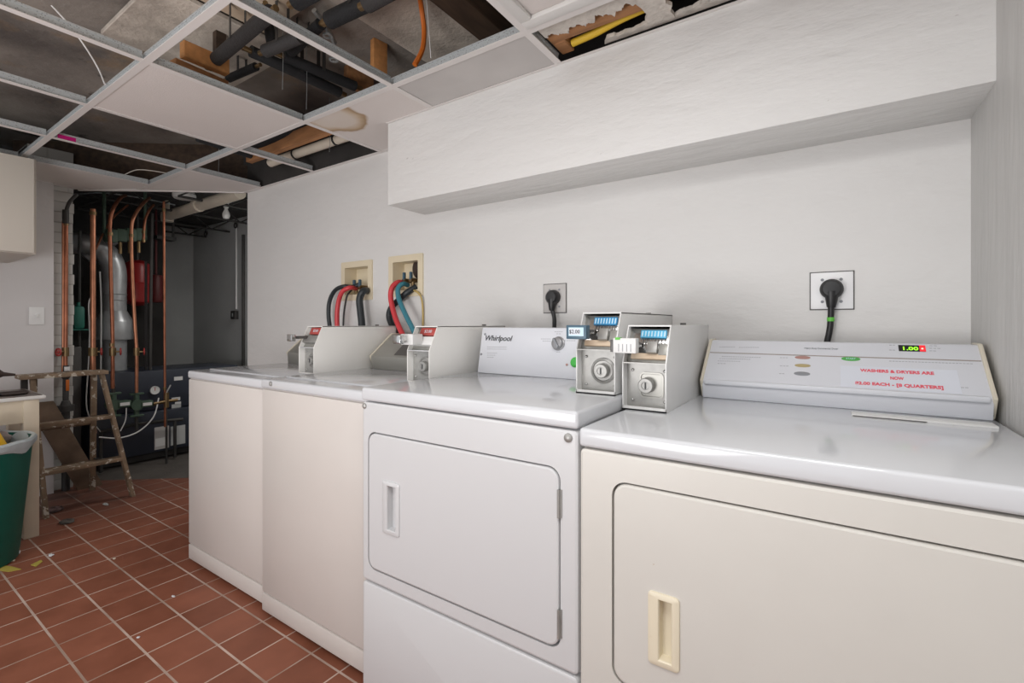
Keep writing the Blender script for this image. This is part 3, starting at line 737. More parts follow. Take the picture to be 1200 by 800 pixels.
def meter(x0, y0, zb, ztop, machine, label, slide='chrome', lab='red', wd=.110, ybk=1.66, kink=.118, sb=.042, group='coin meter boxes on the machines'):
    """coin meter housing standing on a machine top"""
    x1 = x0 + wd; root = thing('coin_meter', (x0 + wd / 2, y0 + .1, zb), label, 'coin meter', group)
    t = .0035; zk = zb + kink
    prof = [(y0, zb), (y0, zk), (y0 + sb, ztop), (ybk, ztop), (ybk, zb)]
    mb = MB()
    for xa in (x0, x1 - t): mb.prism([(xa, y, z) for y, z in prof], (t, 0, 0), bev=.001)
    mb.box((x0, y0 + sb, ztop - t), (x1, ybk, ztop)); mb.box((x0, y0, zb), (x1, ybk, zb + t)); mb.box((x0, ybk - t, zb), (x1, ybk, ztop))
    # folded front edges
    mb.box((x0, y0, zb), (x1, y0 + .004, zb + .010))
    housing = mb.build('housing', 'meter_white' if lab == 'red' else 'meter_grey', root)
    # shelf at the kink
    mb = MB(); mb.box((x0 + t, y0 + .001, zk - .002), (x1 - t, y0 + .07, zk + .001)); mb.build('shelf', 'steel' if lab != 'red' else 'enamel', root)
    # money box door, set back
    yd = y0 + .028
    mb = MB(); mb.box((x0 + t, yd, zb + t), (x1 - t, yd + .004, zk - .002)); door = mb.build('money_box_door', 'steel', root)
    xc = x0 + wd * .60; zc_ = zb + kink * .52
    mb = MB()
    if lab == 'plain':
        loops = [rrect(xc - .030, xc + .030, zc_ - .032, zc_ + .032, .012, yd), rrect(xc - .030, xc + .030, zc_ - .032, zc_ + .032, .012, yd - .003),
                 rrect(xc - .030, xc + .030, zc_ - .032, zc_ + .032, .012, yd - .003, inset=.004), rrect(xc - .030, xc + .030, zc_ - .032, zc_ + .032, .012, yd - .0005, inset=.005)]
        mb.rings(loops, False, True)
    else: mb.lathe([(.034, 0), (.034, .003), (.028, .006), (.026, .003), (0, .003)], (xc, yd, zc_), axis=(0, -1, 0))
    mb.build('lock_plate', 'panel_steel' if lab == 'plain' else 'steel', door)
    xl = xc - (.010 if lab == 'plain' else 0)
    mb = MB(); mb.lathe([(.019, 0), (.019, .016), (.017, .019), (.010, .019), (.009, .017), (0, .017)], (xl, yd - .001, zc_), axis=(0, -1, 0)); mb.build('lock', 'steel', door)
    mb = MB(); mb.box((xl - .0018, yd - .0195, zc_ - .008), (xl + .0018, yd - .0175, zc_ + .008)); mb.build('keyhole', 'black', door)
    for xx, zz in ((x0 + .018, zb + .022), (x0 + .018, zk - .020), (x1 - .012, zb + .022), (x1 - .012, zk - .02)):
        mb = MB(); mb.sph((xx, yd - .001, zz), .0038); mb.build('rivet', 'chrome', door)
    # coin mechanism in the slanted upper half
    nrm = Vector((0, -(ztop - zk), sb)).normalized(); up = Vector((0, sb, ztop - zk)).normalized(); U = Vector((1, 0, 0))
    o0 = Vector((x0 + t, y0 + .012, zk + .004)); hgt = (ztop - zk) / up.z - .010; wi = wd - 2 * t

    def q(u0, u1, v0, v1, d0, d1, m, name, par, lb=None):
        mb = MB(); c = [o0 + U * (wi * a) + up * (hgt * b_) + nrm * d0 for a, b_ in ((u0, v0), (u1, v0), (u1, v1), (u0, v1))]
        mb.prism(c, nrm * (d1 - d0), bev=.0004); o = mb.build(name, m, par)
        if lb: o['label'] = lb
        return o
    mech = q(0.0, 1, 0.0, 1, -.012, -.010, 'panel_steel', 'coin_mechanism', root)
    if lab == 'red':
        q(.25, 1, .62, .96, -.008, .004, 'red_label', 'price_plate', mech)
        text_mesh('$2.00', .016, o0 + U * wi * .62 + up * hgt * .79, U, up, nrm, .0045, 'paper', mech)
        q(.0, 1, .18, .55, -.01, .006, 'white_plastic' if slide == 'clear' else 'steel', 'slide_guide', mech)
    else:
        q(.06, 1, .20, .95, -.010, -.006, 'chrome', 'face_plate', mech)
        bl = q(.30, .92, .68, .90, -.006, .002, 'blue' if lab == 'blue' else 'blue_light', 'coin_holder', mech, 'blue comb of coin slots')
        for k in range(8):
            u = .345 + .54 * k / 7
            q(u - .016, u + .016, .71, .87, .002, .003, 'blue_pale', 'coin_slot', bl)
        cm = q(.34, .92, .50, .66, -.006, -.002, 'chrome', 'pin_row', mech)
        for k in range(8):
            u = .37 + .53 * k / 7
            q(u - .014, u + .010, .50, .66, -.002, .0, 'panel_dark', 'pin', cm)
        q(.52, .76, .22, .54, -.006, .010, 'steel', 'slide_wedge', mech); q(.78, 1.0, .20, .52, -.006, .0, 'panel_steel', 'slide_wedge', mech)
        q(.12, 1, .08, .24, -.010, -.002, 'plank', 'contact_strip', mech, 'tan strip with small contacts')
    # the slide handle sticking out to the front
    zc2 = zk + (ztop - zk) * .47; ext = .050 if slide == 'chrome' else .062
    xa, xb = x0 + .006, x0 + (.040 if lab != 'red' else .032)
    mb = MB(); mb.box((xa, y0 - (ext * .8 if lab == 'red' else .040), zc2 - .006), (xb, y0 + .03, zc2 + .006), bev=.001, seg=1)
    sl = mb.build('slide', 'panel_dark' if slide != 'clear' else 'white_plastic', root)
    mb = MB()
    if lab == 'red':
        mb.box((xa - .004, y0 - ext - .006, zc2 - .016), (xb + .006, y0 - ext + .014, zc2 + .014), bev=.003); mb.build('slide_handle', 'chrome', sl)
        if slide == 'clear':
            mb = MB(); mb.box((x0 - .001, y0 - .03, zc2 - .02), (x0 + .06, y0 + .02, zc2 + .018), bev=.003); plab(mb.build('slide_cover', 'white_plastic', sl), 'white block over the slide')
    else:
        mm = 'slate' if lab == 'blue' else 'yellow_cream'
        mb = MB(); mb.box((xa - .012, y0 - .045, zc2 - .018), (xa + .045, y0 - .022, zc2 + .018), bev=.002)
        hd = mb.build('slide_handle', 'slate' if lab == 'blue' else 'white_plastic', sl)
        if lab == 'blue':
            mb = MB(); mb.box((xa - .004, y0 - .0465, zc2 - .010), (xa + .038, y0 - .045, zc2 + .012)); mb.build('price_tag', 'blue_pale', hd)
            mb = MB(); mb.box((xa - .002, y0 - .0475, zc2 - .007), (xa + .029, y0 - .0463, zc2 + .010)); mb.build('tag_field', 'paper', hd)
            text_mesh('$2.00', .0135, (xa + .0135, y0 - .048, zc2 + .001), (1, 0, 0), (0, 0, 1), (0, -1, 0), .0003, 'dark_text', hd)
        else:
            mb = MB(); mb.box((xa - .020, y0 - .043, zc2 - .016), (xa - .012, y0 - .010, zc2 + .014), bev=.001); mb.build('slide_side', 'panel_dark', hd)
            for k in range(4):
                mb = MB(); mb.box((xa + .002 + k * .010, y0 - .0458, zc2 - .014), (xa + .0035 + k * .010, y0 - .0448, zc2 + .004)); mb.build('slot_line', 'grey_text', hd)
            mb = MB(); mb.box((xa - .006, y0 - .046, zc2 + .014), (xa + .006, y0 - .03, zc2 + .0195)); mb.build('chip', 'tape_green', hd)
    # cam lock on the housing top
    mb = MB(); mb.cyl((x0 + wd * .45, ybk - .07, ztop - .001), (x0 + wd * .45, ybk - .07, ztop + .006), .009, n=16); mb.build('top_bolt', 'panel_dark', root)
    return root


# ---- washer 1 (far) and 2
w1 = washer(-2.522, -1.842, 1.000, .909, 1.68, 'white washing machine at the far left end of the row, open floor beside it', 'enamel_warm')
slant_console(w1, -2.49, -1.955, 1.49, 1.468, .972, 1.56, 1.05, .909, 'panel_steel', 'cream_plastic', None)
w2 = washer(-1.832, -1.152, .978, .917, 1.68, 'white washing machine second from the left, beside the dryer with the round knob', 'enamel_warm')
c = slant_console(w2, -1.80, -1.272, 1.495, 1.470, .978, 1.60, 1.082, .917, 'panel_steel', 'cream_plastic', None)
pn = Vector((0, -(1.082 - .978), 1.60 - 1.47)).normalized(); pu = Vector((0, 1.60 - 1.47, 1.082 - .978)).normalized(); p0 = Vector((-1.8, 1.474, .978))
mb = MB(); q_ = [p0 + Vector((.012 + a, 0, 0)) + pu * b_ for a, b_ in ((.14, .015), (.50, .015), (.50, .15), (.14, .15))]; mb.prism(q_, pn * .001); plab(mb.build('control_plate', 'panel_dark', c), 'darker grey control plate')
text_mesh('Whirlpool', .022, p0 + Vector((.17, 0, 0)) + pu * .11, (1, 0, 0), pu, pn, .0015, 'pale_text', c)
bolt(w2, atY(317.5, 449.5, .978).x, .978, atY(317.5, 449.5, .978).z, .009)
meter(-1.936, 1.20, .909, 1.119, w1, 'white coin meter on the leftmost washer with a chrome slide end', slide='chrome', lab='red')
meter(-1.264, 1.20, .917, 1.121, w2, 'white coin meter with a red price plate and white slide block, beside the knob dryer', slide='clear', lab='red')

# ---- dryers
def dryer(x0, x1, y0, ztop, ybk, label, m, dx0, dx1, dz0, dz1, hx0, hx1, hz0, hz1, hm, hinges, low_seam=None):
    root = thing('clothes_dryer', ((x0 + x1) / 2, (y0 + ybk) / 2, 0), label, 'clothes dryer', 'front-loading dryers')
    seam = ztop - .038
    mb = MB(); g_ = .0035
    zb = low_seam + .002 if low_seam else .02
    # front panel with door opening
    panel_front(mb, x0, x1, zb, seam - .003, .012, y0, .024, .007, hole=(dx0 - g_, dx1 + g_, dz0 - g_, dz1 + g_), hr=.030)
    mb.box((x0 + .001, y0 + .024, .02), (x1 - .001, ybk, seam - .003)); mb.box((x0 + .004, y0 + .03, seam - .01), (x1 - .004, ybk, seam + .01))
    body = mb.build('body', m, root)
    if low_seam:
        mb = MB(); panel_front(mb, x0, x1, .02, low_seam - .002, .012, y0, .03, .007); mb.build('lower_panel', m, root)
    mb = MB(); mb.box((x0, y0 - .004, seam), (x1, ybk, ztop), bev=.0075, seg=4); mb.build('top', 'enamel_top', root)
    # door
    mb = MB(); panel_front(mb, dx0, dx1, dz0, dz1, .028, y0 - .002, .018, .005, hole=(hx0 + .006, hx1 - .006, hz0 + .006, hz1 - .006), hr=.006)
    door = mb.build('door', m, root)
    # recessed handle: flange with a finger cup
    mb = MB(); i1, i2 = .013, .014
    L_ = [rrect(hx0, hx1, hz0, hz1, .008, y0 - .0015), rrect(hx0, hx1, hz0, hz1, .008, y0 - .005, inset=.0005), rrect(hx0, hx1, hz0, hz1, .008, y0 - .0065, inset=.003),
          rrect(hx0 + .008, hx1 - .002, hz0, hz1, .007, y0 - .0065, inset=.011), rrect(hx0 + .008, hx1 - .002, hz0, hz1, .007, y0 - .004, inset=.013), rrect(hx0 + .008, hx1 - .002, hz0, hz1, .006, y0 + .014, inset=.014)]
    mb.rings(L_, False, True); mb.build('handle', hm, door)
    for (z0, z1) in hinges:
        mb = MB(); mb.cyl((dx1 + .001, y0 - .004, z0), (dx1 + .001, y0 - .004, z1), .0035, n=12); mb.box((dx1 + .001, y0 - .003, z0), (dx1 + .007, y0 + .001, z1)); mb.build('hinge', 'steel', door)
    feet(root, x0, x1, y0 + .03, ybk, .02)
    return root


d2 = dryer(-1.132, -.4395, .90, .946, 1.62, 'white clothes dryer with a round timer knob, third machine from the left', 'enamel', -1.103, -.485, .432, .818,
           -1.041, -.973, .548, .694, 'enamel', ((.715, .775), (.458, .519)), low_seam=.388)
bolt(d2, -1.121, .90, .892, .008); bolt(d2, -.463, .90, .888, .010)
d3 = dryer(-.4305, .3035, .887, .9165, 1.62, 'cream-tinted clothes dryer with the price sign, nearest machine at the right', 'enamel_dryer', -.357, .232, .43, .818,
           -.287, -.229, .494, .630, 'yellow_cream', ())
# D2 console, upright with slight slant
p0 = Vector((-1.105, 1.405, .946)); yt, zt = 1.437, 1.115; xe = -.575
mb = MB(); mb.prism([(p0.x, 1.405, .946), (p0.x, yt, zt), (p0.x, 1.60, zt), (p0.x, 1.61, .946)], (xe - p0.x, 0, 0), bev=.003)
cn = mb.build('console', 'console_face', d2)
pu = Vector((0, yt - 1.405, zt - .946)).normalized(); pn = Vector((0, -pu.z, pu.y)); U = Vector((1, 0, 0))


def onp(x, y): return atP(x, y, p0, pn)
text_mesh('Whirlpool', .028, onp(583.5, 396.5), U, pu, pn, .001, 'dark_text', cn, xs=1.05, bold=.0004, shear=.25)
def strip(par, a, b_, hh, m, name='fine_print'):
    """thin printed line between two pixels on the console"""
    mb = MB(); mb.prism([a - pu * hh, b_ - pu * hh, b_ + pu * hh, a + pu * hh], pn * .0006); return mb.build(name, m, par)
mb = MB()
for (ax, bx2, y_) in ((571, 594, 406.3), (571, 594, 408.8), (571, 583, 413.5), (571, 581, 416), (571, 579, 418.5), (634, 646, 397), (636, 646, 399.5), (661, 675, 399), (652, 657, 412.3), (650, 660, 388.6), (652, 658, 391)):
    a = onp(ax, y_); c = onp(bx2, y_ + (bx2 - ax) * .01); n_ = max(2, int((c - a).length / .008)); mb = MB()
    for k in range(n_):
        s0 = a.lerp(c, k / n_); s1 = a.lerp(c, (k + .75) / n_); mb.prism([s0 - pu * .0011, s1 - pu * .0011, s1 + pu * .0011, s0 + pu * .0011], pn * .0005)
    mb.build('fine_print', 'pale_text', cn)
kc = onp(654.5, 402.5)
mb = MB(); mb.lathe([(.024, 0), (.024, .003), (.020, .005), (.019, .016), (.016, .018), (0, .018)], kc, axis=pn); kb = mb.build('timer_knob', 'knob', cn)
mb = MB(); r_ = Matrix.Rotation(math.radians(35), 3, pn); dv = r_ @ pu; sv = dv.cross(pn)
mb.prism([kc + pn * .018 - dv * .018 - sv * .004, kc + pn * .018 + dv * .018 - sv * .004, kc + pn * .018 + dv * .018 + sv * .004, kc + pn * .018 - dv * .018 + sv * .004], pn * .007, bev=.001); mb.build('knob_grip', 'btn_grey', kb)
mb = MB(); mb.lathe([(.017, 0), (.017, .004), (.014, .005), (.013, .010), (0, .011)], onp(674.5, 424.5), axis=pn); mb.build('start_button', 'green', cn)
mb = MB(); mb.lathe([(.004, 0), (.004, .003), (0, .004)], onp(664.5, 427.3), axis=pn, n=12); mb.build('indicator', 'btn_red', cn)
for (x, y) in ((568.5, 391.5), (564, 415)):
    mb = MB(); mb.lathe([(.0045, 0), (.004, .002), (0, .003)], onp(x, y), axis=pn, n=12); mb.build('screw', 'grey_text', cn)

# D3 console
ZB = .9165; yk, zk, ytp, ztp = 1.442, .966, 1.573, 1.082
cn = slant_console(d3, -.318, .300, 1.468, yk, zk, ytp, ztp, ZB, 'console_face', 'cream_plastic', None)
p0 = Vector((-.318, yk + .004, zk)); pu = Vector((0, ytp - yk, ztp - zk - .004)).normalized(); pn = Vector((0, -pu.z, pu.y))
# lower lip of the face
mb = MB(); mb.box((-.306, yk - .002, zk - .010), (.288, yk + .012, zk + .004), bev=.004); mb.build('lip', 'console_face', cn)
a, c = onp(831, 412.8), onp(1146, 418.3); c.z = a.z; c.y = a.y
a.x, c.x = -.308, .290; strip(cn, a, c, .0016, 'seam_brown', 'seam')
for (x, y) in ((820.5, 465.5), (1162, 486)):
    q_ = atY(x, y, 1.466); mb = MB(); mb.lathe([(.005, 0), (.005, .002), (.003, .004), (0, .004)], q_, axis=(0, -1, 0), n=12); mb.build('screw', 'steel', cn)
def oval(x, y, rx, ry, m, name):
    c_ = onp(x, y); mb = MB(); pts = [c_ + U * rx * math.cos(2 * PI * k / 24) + pu * ry * math.sin(2 * PI * k / 24) for k in range(24)]
    mb.prism(pts, pn * .0015, bev=.0004); return mb.build(name, m, cn)
oval(940.5, 419.0, .0185, .0060, 'btn_red', 'heat_button'); oval(940.5, 428.4, .0185, .0060, 'btn_yellow', 'heat_button'); oval(939.8, 437.9, .0185, .0070, 'btn_grey', 'heat_button')
gb = oval(997, 420.6, .0205, .0075, 'btn_green', 'start_button')
text_mesh('START', .007, onp(997, 420.6), U, pu, pn, .0018, 'blue_pale', gb)
mb = MB()
for (ax, ay, bx2, by2) in ((843, 406.5, 862, 406.5), (866, 407, 890, 407), (846, 417.5, 892, 418.8), (843, 420, 880, 421), (841, 422.8, 868, 423.4), (841, 425.8, 851, 426), (914, 419, 924, 419.2), (914, 428.6, 925, 428.9), (913, 437.6, 920, 437.8), (1042, 423, 1141, 426.3), (1042, 404.3, 1050, 404.6), (1042, 410, 1050, 410.3), (1089, 405, 1099, 405.2), (1089, 408, 1103, 408.4), (1089, 411, 1098, 411.3), (1126, 454, 1136, 454.3)):
    a = onp(ax, ay); c = onp(bx2, by2); n_ = max(2, int((c - a).length / .006)); mb = MB()
    for k in range(n_):
        s0 = a.lerp(c, k / n_); s1 = a.lerp(c, (k + .75) / n_); mb.prism([s0 - pu * .0009, s1 - pu * .0009, s1 + pu * .0009, s0 + pu * .0009], pn * .0005)
    mb.build('fine_print', 'pale_text', cn)
text_mesh('Heavy Duty Commercial Dryer', .0085, onp(962, 408.4), U, pu, pn, .0006, 'grey_text', cn, xs=.72)
c_ = (onp(1052.5, 404.5), onp(1084, 405.2), onp(1084.5, 411.8), onp(1053.5, 411.4))
mb = MB(); x0_, x1_ = c_[0].x, c_[1].x; a, b2 = onp(1052.5, 411.3), onp(1052.5, 404.4)
mb.prism([(x0_, a.y, a.z), (x1_, a.y, a.z), (x1_, b2.y, b2.z), (x0_, b2.y, b2.z)], pn * .001); ds_ = mb.build('display', 'black', cn)
xr_ = x0_ + (x1_ - x0_) * .78
mb = MB(); mb.prism([Vector((xr_, a.y, a.z)) + pn * .001, Vector((x1_, a.y, a.z)) + pn * .001, Vector((x1_, b2.y, b2.z)) + pn * .001, Vector((xr_, b2.y, b2.z)) + pn * .001], pn * .0004); mb.build('red_field', 'led_red', ds_)
mid = Vector((x0_ + (x1_ - x0_) * .42, (a.y + b2.y) / 2, (a.z + b2.z) / 2)) - pu * .002
text_mesh('1.00', .017, mid, U, pu, pn, .0012, 'led_green', ds_, xs=1.15, bold=.0003)
mb = MB(); mb.sph(Vector((x0_ + (x1_ - x0_) * .88, mid.y, mid.z)) + pn * .002, .0024, n=8); mb.build('light_point', 'led_red_bright', ds_)
# taped paper sign on the console
a, b2 = onp(1052, 457), onp(1052, 431); xs0, xs1 = onp(985, 445).x, onp(1124, 445).x
sg = thing('paper_sign', ((xs0 + xs1) / 2, a.y, a.z), 'small taped paper sign with red lettering on the cream-tinted dryer console', 'sign')
mb = MB(); mb.prism([Vector((xs0, a.y, a.z)) + pn * .0002, Vector((xs1, a.y, a.z)) + pn * .0002, Vector((xs1, b2.y, b2.z)) + pn * .0002, Vector((xs0, b2.y, b2.z)) + pn * .0002], pn * .0004); sh = mb.build('sheet', 'paper', sg)
xm = onp(1051, 445).x
vv = (b2 - a).length
for tx, fr, wd_ in (('WASHERS & DRYERS ARE', .80, .142), ('NOW', .50, .026), ('$2.00 EACH - [8 QUARTERS]', .20, .165)):
    o = text_mesh(tx, .0135, Vector((xm, a.y, a.z)) + pu * vv * fr, U, pu, pn, .0010, 'red_text', sh, bold=.0005)
    v_ = [q.co.x for q in o.data.vertices]; k = wd_ / (max(v_) - min(v_)); cx_ = (max(v_) + min(v_)) / 2
    for q in o.data.vertices: q.co.x = cx_ + (q.co.x - cx_) * k
# lint screen slot on the dryer top
a = atZ(997, 484.5, ZB); c = atZ(1164, 499, ZB)
mb = MB(); mb.box((.038, 1.352, ZB - .002), (.282, 1.402, ZB + .004), bev=.0015); ls = mb.build('lint_screen', 'white_plastic', d3)
mb = MB(); mb.box((.040, 1.349, ZB - .001), (.17, 1.353, ZB + .0015)); mb.build('screen_gap', 'panel_dark', ls)

meter(-.565, 1.142, .946, 1.160, d2, 'coin meter with a blue-framed price tag on its slide, on the dryer with the knob', slide='tag', lab='blue', kink=.116)
meter(-.4355, 1.138, .9165, 1.126, d3, 'coin meter with a plain beige slide on the nearest dryer, front right ', slide='plain', lab='plain', kink=.117, ybk=1.60)

# ================================================================== WALL FIXTURES
def hose_box(x0, x1, z0, z1, label):
    root = thing('hose_box', ((x0 + x1) / 2, D, z0), label, 'hose box', 'cream washer hose boxes in the wall')
    mb = MB(); f = .034; y = D - .008
    o_ = rrect(x0, x1, z0, z1, .006, y, n=2); i_ = rrect(x0 + f, x1 - f, z0 + f, z1 - f, .005, y, n=2)
    mb.annulus(o_, i_); mb.rings([o_, rrect(x0, x1, z0, z1, .006, D, n=2)], False, False); mb.build('frame', 'hose_box', root)
    mb = MB(); mb.rings([i_, rrect(x0 + f, x1 - f, z0 + f, z1 - f, .005, D + .075, n=2)], False, True); mb.build('recess', 'hose_box', root)
    return root


h1 = hose_box(*HB[0], 'cream hose box in the wall behind the leftmost washer')
h2 = hose_box(*HB[1], 'cream hose box with stained recess and rusty hole, in the wall nearer the soffit')


def valve(root, x, z, m='slate'):
    mb = MB(); mb.cyl((x, D + .06, z), (x, D - .01, z), .011, n=14); mb.cyl((x, D + .01, z), (x, D + .01, z - .03), .010, n=14); v = mb.build('valve', 'brass', root)
    mb = MB(); mb.box((x - .006, D - .012, z + .0), (x + .006, D + .004, z + .042), bev=.003, rot=None); mb.build('valve_handle', m, v)


cxa = (HB[0][0] + HB[0][1]) / 2; zb1 = HB[0][2]
for dx in (-.02, .03): valve(h1, cxa + dx, zb1 + .075)
cxb = (HB[1][0] + HB[1][1]) / 2; zb2 = HB[1][2]
for dx in (-.01, .04): valve(h2, cxb + dx, zb2 + .085)
mb = MB(); mb.sph((HB[1][1] - .09, D + .055, HB[1][2] + .15), .045, (1, .35, 1.2)); plab(mb.build('rust_hole', 'cloth_brown', h2), 'rusty brown opening')


def hose(px, r, m, label, y=1.70, z_first=None):
    pts = []
    for i, t in enumerate(px):
        yy = t[2] if len(t) > 2 else y
        pts.append(atY(t[0], t[1], yy))
    mb = MB(); mb.tube(pts, r, n=14); return tag(mb.build('hose', m), label, 'hose', 'washer supply and drain hoses')


hose([(421, 333, 1.76), (413, 336, 1.735), (403, 335.5), (393, 340), (386.5, 352), (385, 368), (387, 386), (389, 400)], .012, 'hose_black', 'dark blue-black hose arching left from the far hose box')
hose([(417, 338, 1.755), (410, 337, 1.70), (401, 342, 1.68), (396.5, 355, 1.68), (395, 372, 1.68), (396, 398, 1.68)], .013, 'hose_red', 'red hose from the far hose box')
hose([(432, 341, 1.755), (426, 341, 1.70), (421.5, 350, 1.69), (422.5, 365, 1.69), (424, 380, 1.69), (424, 400, 1.69)], .019, 'hose_black', 'thick black drain hose below the far hose box')
hose([(412, 340, 1.74), (407, 346), (404, 360), (402.5, 375), (402, 398)], .005, 'foam_grey', 'thin grey tube drawn for the shadow beside the red hose at the far hose box')  # no real hose: a grey tube stands in for a shadow line
hose([(472, 331, 1.755), (466, 331, 1.71), (459.5, 337, 1.68), (458, 350, 1.67), (463, 371, 1.66), (470, 388, 1.65), (477, 402, 1.64)], .0135, 'hose_red', 'bright red hose hanging from the stained hose box')
hose([(478, 334, 1.755), (472, 332.5, 1.71), (466.5, 338, 1.68), (467.5, 350, 1.67), (475, 368, 1.66), (484, 386, 1.65), (489, 398, 1.64)], .0125, 'hose_teal', 'blue-green hose hanging beside the bright red one')
hose([(488, 336, 1.755), (478, 342, 1.72), (469, 350, 1.71), (459, 360, 1.705), (456, 370, 1.705), (460, 382, 1.70), (470, 396, 1.69)], .016, 'hose_black', 'black drain hose looping behind the red and blue-green hoses')
hose([(483, 339, 1.74), (490, 343, 1.73), (494, 350, 1.735), (495.5, 365, 1.74), (495.5, 384, 1.74), (495, 400, 1.74)], .005, 'tube_amber', 'thin amber drip tube at the right of the stained hose box')


def outlet(px, py, wx, wz, plate, label, cord_label, cord, tape=False, pw=.055):
    c = atY(px, py, D)
    root = thing('wall_outlet', (c.x, D, c.z), label, 'outlet', 'dryer outlets')
    mb = MB(); mb.box((c.x - wx / 2, D - .006, c.z - wz / 2), (c.x + wx / 2, D, c.z + wz / 2), bev=.002); pl = mb.build('cover_plate', plate, root)
    mb = MB(); mb.box((c.x - wx / 2 - .003, D - .002, c.z - wz / 2 - .003), (c.x + wx / 2 + .003, D + .001, c.z + wz / 2 + .003)); mb.build('wall_box', 'panel_dark', root)
    for sx in (-1, 1):
        for sz in (-1, 1):
            mb = MB(); mb.lathe([(.0045, 0), (.004, .002), (0, .0025)], (c.x + sx * wx * .22, D - .006, c.z + sz * wz * .30), axis=(0, -1, 0), n=12); mb.build('screw', 'grey_text', pl)
    k = thing('power_cord', (c.x, D - .01, c.z), cord_label, 'power cord', 'dryer power cords')
    mb = MB(); mb.lathe([(.0, 0), (.029, 0), (.031, .008), (.029, .026), (.022, .034), (0, .036)], (c.x, D - .006, c.z + .004), axis=(0, -1, 0), n=28)
    mb.tube([(c.x, D - .024, c.z - .005), (c.x, D - .026, c.z - .03), (c.x - .001, D - .026, c.z - .052)], lambda t: .020 - .009 * t, n=16); pg = mb.build('plug', 'black', k)
    mb = MB(); P_ = [(c.x - .001, D - .026, c.z - .045)] + [atY(x, y, D - .026) for x, y in cord]; mb.tube(P_, .0085, n=14); mb.build('cable', 'black', k)
    if tape:
        t_ = atY(973.5, 374, D - .026); mb = MB(); mb.cyl(t_ + Vector((0, 0, -.006)), t_ + Vector((0, 0, .006)), .0098, n=16); plab(mb.build('tape', 'tape_green', k), 'green tape band')


outlet(974.5, 340.5, .108, .112, 'plate_white', 'square white outlet plate on the wall above the nearest dryer', 'black plug and cord with a green tape band, behind the nearest dryer', [(973.5, 374), (972, 388), (969, 402), (968, 412)], True)
outlet(650.5, 349.5, .105, .118, 'tile_grey', 'dull grey outlet plate on the wall above the knob dryer', 'black plug and double cord behind the knob dryer', [(649.5, 372), (649.5, 385), (649, 400)])
# light switch on the left wall
c = atX(43, 370, XL); sw = thing('light_switch', (XL, c.y, c.z), 'white light switch plate on the left wall under the cabinet', 'light switch')
mb = MB(); mb.box((XL, c.y - .036, c.z - .057), (XL + .006, c.y + .036, c.z + .057), bev=.002); pl = mb.build('cover_plate', 'white_plastic', sw)
mb = MB(); mb.box((XL + .005, c.y - .006, c.z - .012), (XL + .016, c.y + .006, c.z + .012), bev=.002); mb.build('toggle', 'white_plastic', pl)

# ================================================================== LEFT SIDE
# wall cabinet
cb_ = thing('wall_cabinet', (-3.95, .10, 1.51), 'cream wall cabinet hanging high at the left edge', 'cabinet')
mb = MB(); mb.box((XL, -.55, 1.510), (-3.645, .704, 2.035), bev=.003); cbod = mb.build('body', 'cabinet', cb_)
for y0_, y1_ in ((.08, .692), (-.54, .07)):
    mb = MB(); mb.box((-3.645, y0_, 1.514), (-3.622, y1_, 2.03), bev=.004); mb.build('door', 'cabinet', cb_)
# work table
tb = thing('table', (-3.7, .2, 0), 'cream-painted table with a dark mottled top and white edge, at the left', 'table')
mb = MB(); mb.box((-3.915, -.60, .728), (-3.49, .712, .748), bev=.006, seg=3); tt = mb.build('tabletop', 'table_edge', tb)
mb = MB(); mb.box((-3.91, -.59, .747), (-3.505, .700, .7505)); plab(mb.build('surface', 'table_top', tt), 'dark mottled surface')
mb = MB(); mb.box((-3.53, -.55, .61), (-3.512, .655, .728)); mb.build('apron', 'table_cream', tb)
mb = MB(); mb.box((-3.88, .64, .61), (-3.53, .658, .728)); mb.build('apron', 'table_cream', tb)
for x in (-3.90, -3.562):
    for y in (-.55, .628):
        mb = MB(); mb.box((x, y, 0), (x + .06, y + .06, .728), bev=.003); mb.build('leg', 'table_cream', tb)
mb = MB(); mb.lathe([(0, 0), (.07, 0), (.08, .006), (.078, .008), (.068, .004), (0, .003)], (-3.66, .60, .7505)); o = mb.build('dish', 'cloth_brown'); tag(o, 'low dark brown dish on the table corner', 'dish')
mb = MB(); mb.sph((-3.60, .46, .772), .05, (1.2, .9, .43)); mb.sph((-3.57, .52, .764), .03, (1, 1.3, .42)); tag(mb.build('folded_cloth', 'cloth_dark'), 'small dark cloth on the table at the left edge', 'cloth')
mb = MB(); c = atX(-2, 429, -3.72)
mb.box((-3.80, c.y - .10, .7505), (-3.70, c.y - .02, .84), bev=.02); mb.lathe([(0, 0), (.035, .0), (.03, .02), (.012, .045), (.006, .09)], (-3.75, c.y - .02, .86), axis=(0, 1, -.15), n=16); tag(mb.build('dark_bottle', 'cloth_brown'), 'dark brown nozzle of an object standing on the table at the left edge', 'bottle')

